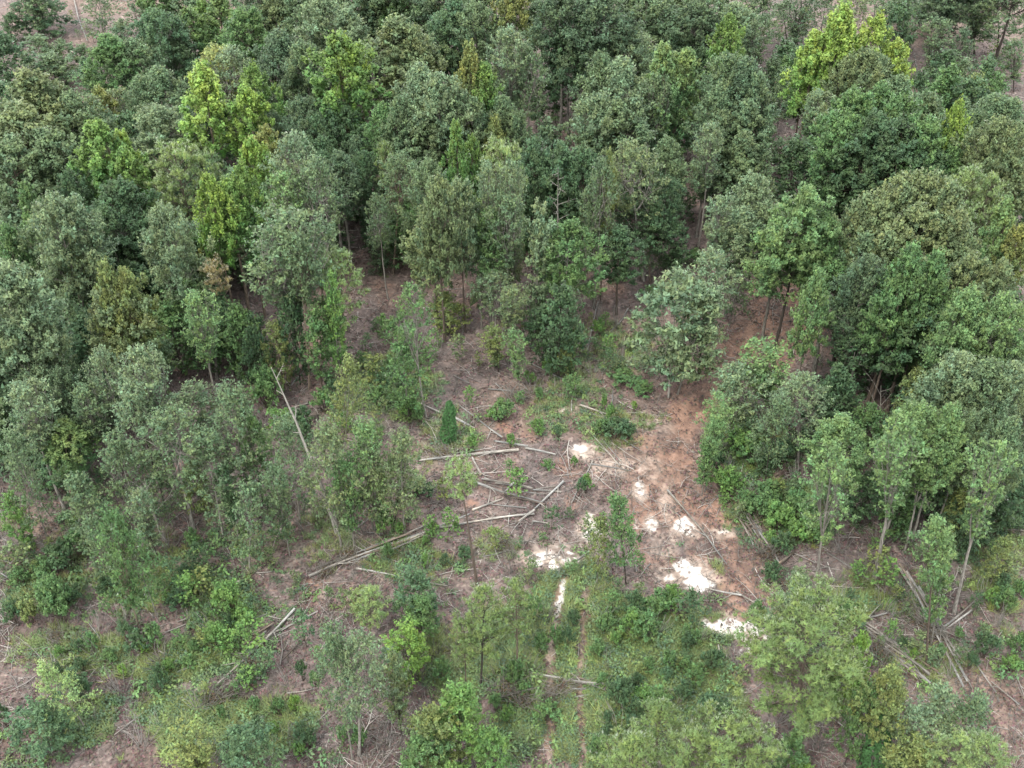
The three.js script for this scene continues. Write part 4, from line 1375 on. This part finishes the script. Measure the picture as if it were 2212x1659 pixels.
// ---------- set the trees out ----------
const NAMES = {
  oak: ['round_crowned_tree', 'tree'], coarse: ['dense_crowned_tree', 'tree'], airy: ['open_crowned_tree', 'tree'], lime: ['upright_crowned_tree', 'tree'], lace: ['thin_crowned_tree', 'tree'], fan: ['fan_branched_tree', 'tree'], bigfan: ['fan_branched_tree', 'tree'], sapling: ['sapling', 'sapling'], brush: ['brush_pile', 'brush pile'], tall: ['slender_tree', 'tree'], slim: ['slender_tree', 'tree'], pine: ['pine_tree', 'pine tree'], bigpine: ['pine_tree', 'pine tree'],
  polepine: ['pine_tree', 'pine tree'], small: ['young_tree', 'tree'], wispy: ['young_tree', 'tree'], under: ['understory_tree', 'tree'], bush: ['bush', 'bush'], bigbush: ['bush', 'bush'], snag: ['dead_tree', 'dead tree'], stub: ['dead_tree', 'dead tree'], forked: ['dead_tree', 'dead tree'], rod: ['dead_tree', 'dead tree'], vine: ['vine_covered_stump', 'stump'],
};
const LOOK = { oak: 'rounded', coarse: 'dense', airy: 'open', lace: 'lacy', fan: 'fan-branched', bigfan: 'spreading fan-branched', sapling: 'spindly', brush: 'twiggy', lime: 'upright', tall: 'tall bare-stemmed', slim: 'slim', pine: 'needled', bigpine: 'broad', polepine: 'pole-thin', small: 'small', wispy: 'thin', under: 'low bushy', bush: 'low', bigbush: 'leafy', snag: 'dead bare', stub: 'broken', forked: 'dead forked', rod: 'leaning dead', vine: 'vine-wrapped' };
const HUE = { gg: 'grey-green', ggp: 'pale grey-green', ggo: 'olive-green', ggd: 'dark grey-green', teal: 'blue-green', dk: 'dark green', md: 'mid-green', mdp: 'light green', ol: 'yellow-olive', lm: 'lime green', lmd: 'fresh green', lmy: 'bright yellow-green', pn: 'olive', pnp: 'pale green', yl: 'yellowish', brn: 'brown-topped', dry: 'dead-brown', vine: 'green' };
const WIDER = { oak: 1.28, coarse: 1.25, airy: 1.15, lace: 1.15, fan: 1.2, lime: 1.18, pine: 1.1, small: 1.15, under: 1.1 };
const used = new Map();
function plant(kind, tint, P, T, wide, bark) { // P the foot, T the top, wide the crown's width in metres
  const list = KIND[kind], ratio = wide / P.distanceTo(T), q = R();
  const order = list.map((o, k) => [Math.abs(Math.log(o.W0 / o.H0 / ratio)) + ((k * 0.37 + q * 7.1) % 1) * 0.35, o]).sort((a, b) => a[0] - b[0]), proto = order[0][1];
  const o = used.has(proto) ? proto.clone() : proto; used.set(proto, 1); o.userData = {};
  const len = P.distanceTo(T), sw = clamp(wide / proto.W0, 0.25, 2.4), sh = len / proto.H0;
  o.position.copy(P);
  o.quaternion.setFromUnitVectors(V(0, 1, 0), V().subVectors(T, P).normalize()).multiply(new THREE.Quaternion().setFromAxisAngle(V(0, 1, 0), R() * 6.283));
  o.scale.set(sw, sh, sw);
  o.traverse((m) => { if (m.isMesh) { if (/crown|foliage|creeper/.test(m.name)) m.material = leafMat(tint); else if (bark) m.material = barkMat(bark); } });
  const [name, category] = NAMES[kind], mid = V().lerpVectors(P, T, kind === 'tall' || kind === 'polepine' ? 0.85 : 0.7);
  return addThing(o, name, category, { kind, tint, at: project(mid), foot: P, tall: len, wide });
}
for (const row of TREES.trim().split('\n')) {
  const w = row.trim().split(/\s+/), [kind, tint] = w, x = +w[2], y = +w[3], px = +w[4], bark = w[w.length - 1][0] === '/' ? w[w.length - 1].slice(1) : null;
  let P, T;
  if (w[5] === 'b') { P = onGround(+w[6], +w[7]); const d = sight(x, y), t = (P.z + (kind === 'rod' ? 5 : 0)) / d.z; T = V(d.x * t, EYE + d.y * t, P.z); }
  else { const h = +w[5]; T = onGround(x, y, h); P = V(T.x, T.y - h, T.z); P.y = height(P.x, P.z); }
  P.y -= 0.05;
  plant(kind, tint, P, T, px / F * distTo(T) * (WIDER[kind] ?? 1), bark);
}
for (const row of BUSHES.trim().split('\n')) {
  const [kind, tint, x, y, w, h] = row.trim().split(/\s+/); if (!+w) continue;
  const P = onGround(+x, +y, +h * 0.5); P.y = height(P.x, P.z); const T = V(P.x, P.y + +h, P.z);
  plant(kind, tint, P, T, +w / F * distTo(T) * 1.1);
}
// young growth standing under the closed canopy
const FOREST = [[250, 330, 260, 300], [620, 300, 180, 260], [950, 200, 260, 200], [1040, 450, 220, 110], [1300, 250, 220, 260], [1620, 250, 200, 200], [1950, 400, 230, 330], [1960, 800, 200, 150], [200, 650, 200, 130], [120, 900, 160, 120], [480, 650, 160, 120], [2080, 1000, 140, 120]];
{
  const q = rngOf(31), kept = [], feet = things.filter((t) => t.tall > 4).map((t) => t.foot);
  for (let k = 0; k < 3000 && kept.length < 230; k++) {
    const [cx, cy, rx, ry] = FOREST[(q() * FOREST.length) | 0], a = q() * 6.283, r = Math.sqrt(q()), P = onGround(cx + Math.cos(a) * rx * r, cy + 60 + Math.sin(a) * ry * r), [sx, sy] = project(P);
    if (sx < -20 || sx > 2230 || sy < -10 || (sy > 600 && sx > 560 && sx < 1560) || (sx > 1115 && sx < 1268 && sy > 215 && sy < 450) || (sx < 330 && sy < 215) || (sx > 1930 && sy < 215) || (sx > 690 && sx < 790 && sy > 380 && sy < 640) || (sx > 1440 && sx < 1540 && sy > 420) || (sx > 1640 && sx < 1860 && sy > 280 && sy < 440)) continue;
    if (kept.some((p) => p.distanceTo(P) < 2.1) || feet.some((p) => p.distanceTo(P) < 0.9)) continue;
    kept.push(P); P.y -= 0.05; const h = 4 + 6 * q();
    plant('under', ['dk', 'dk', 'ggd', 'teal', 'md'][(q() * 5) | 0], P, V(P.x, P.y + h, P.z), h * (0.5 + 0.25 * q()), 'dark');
  }
}
// saplings coming up through the clearing
{
  const q = rngOf(37), zones = [[330, 1240, 330, 190, 46], [640, 1420, 260, 170, 22], [1340, 1400, 200, 150, 16], [2000, 1260, 190, 190, 34], [1080, 1150, 240, 130, 16], [1150, 800, 250, 110, 26], [820, 800, 110, 120, 16], [640, 1020, 240, 110, 24], [1660, 1050, 140, 140, 22], [130, 70, 150, 90, 10], [2060, 140, 130, 110, 16]];
  for (const [cx, cy, rx, ry, n] of zones) for (let k = 0; k < n; k++) {
    const a = q() * 6.283, r = Math.sqrt(q()), P = onGround(cx + Math.cos(a) * rx * r, cy + Math.sin(a) * ry * r); if ([-0.9, 0, 0.9].some((s) => trackAt(P.x + s, P.z) > 0.1) || soilAt('white', P.x, P.z) > 0.3 || soilAt('clay', P.x, P.z) > 0.6) continue;
    const h = 1.2 + 2.6 * q() * q(), T = V(P.x + (q() - 0.5) * 0.5, P.y + h, P.z + (q() - 0.5) * 0.5); P.y -= 0.03;
    plant('sapling', ['md', 'gg', 'dk', 'lmd', 'ggo', 'teal', 'md', 'ol'][(q() * 8) | 0], P, T, h * (0.5 + 0.3 * q()));
  }
}
// ---------- fallen trunks and cut poles ----------
function layLog(x0, y0, x1, y1, d, bark, bow, name = 'fallen_log', lift = 0, category = 'log') {
  const q = R, A = onGround(x0, y0), B = onGround(x1, y1), len = A.distanceTo(B), n = Math.max(4, Math.min(14, Math.round(len / 0.7))), side = V(B.z - A.z, 0, A.x - B.x).normalize(), pts = [], rad = [], sgn = q() < 0.5 ? -1 : 1, ph = q() * 9;
  const flip = q() < 0.5;
  for (let k = 0; k <= n; k++) {
    const t = k / n, p = V().lerpVectors(A, B, t).addScaledVector(side, sgn * bow * 0.12 * len * 0.5 * Math.sin(Math.PI * t) + (bow > 0.05 ? 0.06 * len * 0.15 * Math.sin(t * 9 + ph) * bow : 0));
    const r = d * (d > 0.2 ? 0.33 : 0.37) * lerp(1.05, 0.62, flip ? 1 - t : t); p.y = height(p.x, p.z) + r * 0.8 + lift + (d > 0.25 ? 0.22 : 0.1); pts.push(p); rad.push(r);
  }
  const o = new THREE.Group(), c = V().lerpVectors(A, B, 0.5); c.y = height(c.x, c.z); o.position.copy(c); for (const p of pts) p.sub(c);
  const lt = q() * 50, g = new Geo(); g.tube(pts, rad.map((r, k) => r * (1 + 0.14 * noise(k * 1.3, lt))), 8, (k, s) => { const v = 0.86 + 0.5 * noise(k * 0.8 + lt, s * 0.6) + 0.18 * noise(k * 3.1, s + lt), w = 1 + 0.08 * noise(lt, k * 0.5); return [v * w, v, v / w]; }, true);
  const t = part('bole', g.done(), barkMat(bark), o);
  const m = len > 3 && d < 0.3 ? Math.min(5, 1 + Math.floor(q() * len / 2)) : len > 2 ? Math.floor(q() * 2.5) : 0; // snapped side branches
  for (let k = 0; k < m; k++) {
    const i = 1 + Math.floor(q() * (n - 1)), s = pts[i], a = (q() < 0.5 ? 1 : -1) * (0.4 + 0.8 * q()), dir = V().subVectors(pts[i], pts[i - 1]).normalize().multiplyScalar(flip ? -1 : 1), l = 0.4 + q() * 1.3, e = s.clone().addScaledVector(V(dir.x * Math.cos(a) - dir.z * Math.sin(a), 0.12 + 0.4 * q(), dir.x * Math.sin(a) + dir.z * Math.cos(a)), l), h = new Geo();
    h.tube(curve(s, e, l * 0.15, q, 4), taper(4, d * 0.17, d * 0.05), 5, woodTint(q)); part('branch_stub', h.done(), barkMat(bark), o);
  }
  const mid = project(c), dx = x1 - x0, dy = y1 - y0;
  return addThing(o, name, category, { kind: 'log', tint: bark, at: mid, foot: c, tall: len, wide: d, slope: Math.abs(dy) < 0.22 * Math.abs(dx) ? 'level' : Math.abs(dx) < 0.3 * Math.abs(dy) ? 'upright' : dy * dx < 0 ? 'rising' : 'falling' });
}
for (const row of LOGS.trim().split('\n')) { const [a, b, c, d, w, bark, bow] = row.trim().split(/\s+/); layLog(+a, +b, +c, +d, +w, bark, +bow); }
WINDROWS.forEach(([x0, y0, x1, y1, n, spread, share], wi) => {
  const q = rngOf(60 + wi), nx = -(y1 - y0), ny = x1 - x0, l = Math.hypot(nx, ny);
  for (let k = 0; k < n; k++) {
    const s = (q() - 0.5) * 2 * spread, t0 = q() * (1 - share), t1 = t0 + share * (0.6 + 0.5 * q()), tw = (q() - 0.5) * 10;
    const at = (t, e) => [lerp(x0, x1, t) + nx / l * (s + e), lerp(y0, y1, t) + ny / l * (s + e)];
    layLog(...at(t0, -tw), ...at(Math.min(t1, 1), tw), 0.12 + 0.13 * q(), ['pale', 'grey', 'tan', 'grey', 'brown'][(q() * 5) | 0], 0.3 * q(), 'cut_pole', 0.1 + 0.3 * q() * (1 - Math.abs(s) / spread), 'pole');
  }
});
// ---------- litter, grass and weeds nobody could count ----------
function scatter(name, label, geo, mat, n, pick, seed, tint) {
  const q = rngOf(seed), M = [], C = [], m = new THREE.Matrix4(), e = new THREE.Quaternion(), s = V(), p = V();
  for (let k = 0, tries = 0; k < n && tries < n * 12; tries++) {
    const [x, y] = [-30 + q() * 2272, -20 + Math.pow(q(), 0.85) * 1720], g = onGround(x, y), keep = pick(g.x, g.z, q, x, y); if (!keep) continue;
    p.copy(g); p.y += keep.up ?? 0.0; e.setFromEuler(new THREE.Euler((q() - 0.5) * (keep.tip ?? 0.3), q() * 6.283, (q() - 0.5) * (keep.tip ?? 0.3))); s.set(keep.s, keep.s * (keep.h ?? 1), keep.s);
    M.push(m.compose(p, e, s).clone()); C.push(tint(q)); k++;
  }
  const im = new THREE.InstancedMesh(geo, mat, M.length); M.forEach((a, k) => { im.setMatrixAt(k, a); im.setColorAt(k, C[k]); });
  im.name = name; im.castShadow = im.receiveShadow = true; im.userData = { kind: 'stuff', label, category: name.replace(/_/g, ' ') }; scene.add(im);
}
const stuffMat = (r, g, b, leafy) => leafy ? new THREE.MeshPhysicalMaterial({ color: RGB(r, g, b), vertexColors: true, roughness: 0.65, transmission: 0.3, thickness: 0, side: THREE.DoubleSide }) : new THREE.MeshStandardMaterial({ color: RGB(r, g, b), vertexColors: true, roughness: 0.9 });
const tone = (lo, hi, warm = 0.1) => (q) => { const v = lo + (hi - lo) * q(), w = (q() - 0.5) * 2 * warm; return RGB(v * (1 + w), v, v * (1 - w)); };
const forestShade = (x, y) => FOREST.some(([cx, cy, rx, ry]) => ((x - cx) / rx) ** 2 + ((y - 60 - cy) / ry) ** 2 < 1);
const bare = (x, z) => soilAt('white', x, z) > 0.35 || soilAt('sand', x, z) > 0.6 || trackAt(x, z) > 0.5;
{
  const twig = (len, r, seed, forks) => { const q = rngOf(seed), g = new Geo(), a = curve(V(-len / 2, r, 0), V(len / 2, r + 0.03, 0), len * 0.3, q, 5); for (const p of a) p.y = Math.max(r, p.y * 0.3 + r); g.tube(a, taper(5, r, r * 0.4), 4, woodTint(q)); for (let k = 0; k < forks; k++) { const s = a[1 + k], d = V(0.5 + q(), 0.15 * q(), (k % 2 ? 1 : -1) * (0.5 + q())).multiplyScalar(len * 0.2); g.tube(curve(s, s.clone().add(d), len * 0.08, q, 3), taper(3, r * 0.55, r * 0.2), 3, woodTint(q)); } return g.done(); };
  const wd = stuffMat(1, 1, 1), pale = (q) => { const v = 0.04 + 0.31 * q() * q() + 0.02 * q(); return RGB(v * 1.03, v * 0.94, v * 0.88); };
  const litterPick = (lo, hi) => (x, z, q, px, py) => { if (bare(x, z) && q() < 0.5) return null; if (fbm(x / 5 + 7, z / 5, 3) < -0.12 + 0.3 * (q() - 0.5)) return null; if (soilAt('green', x, z) > 0.5 && q() < 0.55) return null; if (forestShade(px, py) && q() < 0.6) return null; return { s: lo + (hi - lo) * q() * q(), tip: 0.25, up: 0.02 }; };
  [[1.1, 0.016, 11, 2], [0.8, 0.012, 12, 1], [1.5, 0.022, 13, 3]].forEach(([l, r, s, f], k) => scatter('twig_litter', 'grey and tan twigs strewn over the whole clearing floor', twig(l, r, s, f), wd, [6500, 7500, 4200][k], litterPick(0.5, 1.7), 70 + k, pale));
  [[3, 0.035, 14, 4], [3.6, 0.04, 15, 3]].forEach(([l, r, s, f], k) => scatter('branch_litter', 'thin bleached branches scattered among the stumps and logs', twig(l, r, s, f), wd, [1000, 700][k], litterPick(0.4, 1.25), 75 + k, (q) => { const v = 0.1 + 0.24 * q(); return RGB(v * 1.02, v * 0.96, v * 0.9); }));
  const brush = new Geo(), bq = rngOf(19); for (let k = 0; k < 14; k++) { const d = unit(bq); d.y = 0.5 + Math.abs(d.y); brush.tube(curve(V(d.x * 0.2, 0, d.z * 0.2), V(d.x * 0.9, d.y * 1.1, d.z * 0.9), 0.3, bq, 4), taper(4, 0.014, 0.005), 3, woodTint(bq)); }
  scatter('brushwood', 'bare twiggy stems standing in the cut-over ground', brush.done(), wd, 380, (x, z, q, px, py) => (bare(x, z) || soilAt('clay', x, z) > 0.5 || forestShade(px, py) ? null : { s: 0.5 + 1.1 * q(), tip: 0.4 }), 78, (q) => { const v = 0.09 + 0.14 * q(); return RGB(v, v * 0.95, v * 0.9); });
  const dead = new Geo(), q = rngOf(8); for (let k = 0; k < 7; k++) { const u = unit(q); u.y = Math.abs(u.y) + 0.5; u.normalize(); dead.leaf(V((q() - 0.5) * 0.7, 0.03 + 0.05 * q(), (q() - 0.5) * 0.7), u, unit(q), 0.13 + 0.1 * q(), 0.6, V(0, 1, 0), [0.7 + 0.6 * q(), 0.7 + 0.5 * q(), 0.7 + 0.4 * q()]); }
  scatter('leaf_litter', 'dry brown leaves covering the forest floor', dead.done(), stuffMat(1, 1, 1), 26000, (x, z, q2) => ((bare(x, z) && q2() < 0.6) || (soilAt('white', x, z) > 0.3 && q2() < 0.8) ? null : { s: 0.6 + 0.8 * q2(), tip: 0.2, up: 0.01 }), 80, (q2) => { const v = 0.04 + 0.1 * q2() * q2(); return RGB(v * 1.22, v * (0.82 + 0.1 * q2()), v * 0.72); });
  const tuft = (seed, n, len, lean) => { const g = new Geo(), w = rngOf(seed); for (let k = 0; k < n; k++) { const a = w() * 6.283, d = V(Math.cos(a) * lean, 0.6 + 0.5 * w(), Math.sin(a) * lean).normalize(), v = 0.75 + 0.5 * w(); g.blade(V((w() - 0.5) * 0.35, 0, (w() - 0.5) * 0.35), d, len * (0.6 + 0.6 * w()), 0.045, V(d.x * 0.4, 0.9, d.z * 0.4).normalize(), [v, v, v * 0.9]); } return g.done(); };
  const grassPick = (x, z, q2, px, py) => { const g = soilAt('green', x, z) + 0.25 * fbm(x / 3, z / 3 + 70, 3); if (g < 0.15 + 0.6 * q2() || soilAt('white', x, z) > 0.4 || trackAt(x, z) > 0.2) return null; return { s: 0.6 + 0.9 * q2(), tip: 0.3 }; };
  scatter('grass', 'yellow-green grass growing in patches over the lower clearing', tuft(21, 22, 0.42, 0.75), stuffMat(0.13, 0.17, 0.055, true), 11000, grassPick, 81, tone(0.7, 1.35, 0.2));
  scatter('tall_grass', 'long arching grass blades at the front of the clearing', tuft(22, 26, 0.8, 0.95), stuffMat(0.15, 0.2, 0.06, true), 900, (x, z, q2, px, py) => (py < 1250 ? null : grassPick(x, z, q2)), 82, tone(0.7, 1.3, 0.15));
  const weed = (seed, n, leaf) => { const g = new Geo(), w = rngOf(seed); for (let k = 0; k < n; k++) { const d = unit(w); d.y = Math.abs(d.y); const r = Math.sqrt(w()) * 0.5, v = 0.7 + 0.6 * w(); g.leaf(V(d.x * r, 0.08 + 0.5 * d.y * r + 0.12 * w(), d.z * r), V().copy(d).multiplyScalar(0.5).add(V(0, 0.6, 0)).addScaledVector(unit(w), 0.5).normalize(), unit(w), leaf * (0.6 + 0.8 * w()), 0.6, V(0, 1, 0), [v, v, v * 0.95]); } return g.done(); };
  const weedPick = (bias) => (x, z, q2, px, py) => { const g = soilAt('green', x, z) * 0.9 + 0.55 * fbm(x / 4 + 20, z / 4, 3) + bias; if (g < 0.25 + 0.55 * q2() || soilAt('white', x, z) > 0.3 || soilAt('clay', x, z) > 0.6 || trackAt(x, z) > 0.12) return null; return { s: 0.45 + 1.1 * q2() * q2(), tip: 0.3, h: 0.7 + 0.8 * q2() }; };
  scatter('weeds', 'low green weeds and seedlings sprouting through the litter', weed(23, 34, 0.17), stuffMat(0.085, 0.15, 0.05, true), 4400, weedPick(0.17), 83, tone(0.6, 1.3, 0.2));
  scatter('brambles', 'darker green brambles spreading in low patches', weed(24, 46, 0.14), stuffMat(0.05, 0.1, 0.045, true), 2600, weedPick(0.1), 84, tone(0.7, 1.3, 0.12));
  scatter('herbs', 'bright leafy herbs dotted about the clearing', weed(25, 30, 0.2), stuffMat(0.12, 0.21, 0.055, true), 1200, weedPick(0.02), 85, tone(0.7, 1.25, 0.2));
}
// ---------- say which one each thing is ----------
const MARKS = [
  [1835, 110, 'the bright yellow-green crowns on the back edge'], [972, 910, 'the vine-wrapped stump in the clearing'], [1764, 757, 'the broken grey snag'], [1745, 1450, 'the big broad pine'], [640, 1035, 'the long leaning white trunk'],
  [1204, 480, 'the bare dead tree in the canopy'], [1208, 1295, 'the white sand strip in the rut'], [1500, 1246, 'the white sand patch on the trail'], [1570, 1355, 'the brightest white sand patch'], [1640, 1165, 'the windrow beside the trail'],
  [2010, 1360, 'the pair of long fallen logs'], [1090, 1000, 'the tangle of pale logs'], [560, 1400, 'the two crossing pale logs'], [456, 610, 'the brown-topped leaning pole pine'], [1680, 650, 'the red clay bank'], [470, 240, 'the tallest yellow-green crown'],
  [385, 400, 'the rounded olive pine'], [725, 150, 'the fresh green forked crown'], [1545, 980, 'the vine-wrapped leaning bole'], [100, 1490, 'the yellowish young tree'], [880, 1385, 'the small bright yellow-green tree'], [1480, 710, 'the round pale tree by the trail'],
  [620, 560, 'the tall fan-branched tree'], [170, 60, 'the bare slash clearing at the back'], [2010, 150, 'the bare shaded slope at the back'], [1185, 250, 'the dark gap in the canopy'], [750, 500, 'the dark lane into the forest'], [2110, 410, 'the pale green pines'],
  [1905, 890, 'the forked white dead tree'], [800, 1190, 'the pair of longest logs'], [1180, 1210, 'the speckled white sand patch'], [1250, 1470, 'the fallen trunk across the ruts'], [235, 1230, 'the twin leaning thin trees'], [1170, 40, 'the thin pale stem on the skyline'], [920, 440, 'the leafy olive crown'],
];
const ORD = ['', 'second', 'third', 'fourth', 'fifth', 'sixth', 'seventh', 'eighth', 'ninth', 'tenth', 'eleventh', 'twelfth', 'thirteenth', 'fourteenth', 'fifteenth', 'sixteenth', 'seventeenth', 'eighteenth', 'nineteenth', 'twentieth'];
const NOUN = { pine: 'pine', bigpine: 'pine', polepine: 'pine', bush: 'bush', bigbush: 'bush', vine: 'stump', sapling: 'sapling', brush: 'brush pile' };
const GROUPS = { oak: 'rounded trees of the forest', coarse: 'dense crowned trees of the forest', airy: 'open branched trees of the forest', lace: 'lacy thin crowned trees', fan: 'fan branched trees at the clearing edge', bigfan: 'fan branched trees at the clearing edge', sapling: 'saplings of the clearing', brush: 'brush piles of the clearing', lime: 'upright leafy trees of the forest', tall: 'tall bare stemmed trees', slim: 'slim trees', pine: 'pines of the clearing and forest', bigpine: 'pines of the clearing and forest', polepine: 'pole thin pines', small: 'small trees round the clearing', wispy: 'thin young trees round the clearing', under: 'low trees under the canopy', bush: 'bushes of the clearing', bigbush: 'bushes of the clearing', snag: 'dead standing trees', stub: 'dead standing trees', forked: 'dead standing trees', rod: 'dead standing trees', vine: 'vine wrapped stumps' };
const WOODS = { pale: 'pale', white: 'bleached', grey: 'grey', tan: 'tan', brown: 'brown' }, LIE = { level: 'lying across', upright: 'lying end on', rising: 'lying aslant', falling: 'lying slantwise' };
{
  const sets = new Map();
  for (const t of things) {
    let phrase;
    if (t.kind === 'log') { const n = t.category === 'pole' ? 'cut pole' : 'log'; phrase = `${t.tall > 7 ? 'long' : t.tall > 3 ? 'bare' : 'short'} ${WOODS[t.tint]} ${n}${n === 'log' ? ' ' + LIE[t.slope] : ''}`; t.o.userData.group = t.category === 'pole' ? 'cut poles heaped in windrows' : 'fallen logs of the clearing'; }
    else { phrase = ['snag', 'stub', 'forked', 'rod'].includes(t.kind) ? `${LOOK[t.kind]} tree` : `${LOOK[t.kind]} ${HUE[t.tint]} ${NOUN[t.kind] ?? 'tree'}`; t.o.userData.group = GROUPS[t.kind]; }
    const [x, y] = t.at; let best = null;
    for (const m of MARKS) { const d = Math.hypot(m[0] - x, m[1] - y); if (d > 14 && (!best || d < best.d)) best = { d, m }; }
    const dx = x - best.m[0], dy = y - best.m[1], way = Math.abs(dy) > Math.abs(dx) ? (dy < 0 ? 'behind' : 'in front of') : dx < 0 ? 'left of' : 'right of';
    const key = phrase + way + best.m[2]; if (!sets.has(key)) sets.set(key, []);
    sets.get(key).push({ t, d: best.d, text: (k) => `${phrase}, ${ORD[k] ?? 'far'}${k ? ' ' : ''}${way} ${best.m[2]}` });
  }
  for (const s of sets.values()) s.sort((a, b) => a.d - b.d).forEach((e, k) => { e.t.o.userData.label = s.length > 1 && !k ? e.text(0).replace(', ', ', nearest ') : e.text(k); });
  const own = (x, y, kind, text) => { const c = things.filter((t) => kind.includes(t.kind)).sort((a, b) => Math.hypot(a.at[0] - x, a.at[1] - y) - Math.hypot(b.at[0] - x, b.at[1] - y))[0]; if (c) c.o.userData.label = text; };
  own(972, 910, 'vine', 'leafy green vine-wrapped stump standing alone among the pale logs of the clearing'); own(1760, 757, 'stub', 'broken grey snag standing without crown at the forest edge above the trail');
  own(1745, 1420, 'bigpine', 'big broad olive pine, largest in the clearing, beside the white sand'); own(620, 990, 'rod', 'long leaning white trunk, bare and dead, propped among the airy trees');
  own(1204, 480, 'snag', 'bare dead tree with short side limbs poking out of the middle canopy'); own(456, 600, 'polepine', 'leaning pole pine with a sparse brown top at the forest edge');
  own(620, 560, 'bigfan', 'tall tree with fan of pale branches at the edge of the dark forest'); own(1540, 930, 'slim', 'leaning bole wrapped in green vine beside the red clay trail');
  own(1905, 890, 'forked', 'forked white dead tree standing in the dark hollow behind the light green trees'); own(880, 1385, 'small', 'small bright yellow-green tree in the clearing near the front'); own(100, 1490, 'lace', 'yellowish leaning young tree near the lower corner of the clearing');
}
renderer.render(scene, camera);
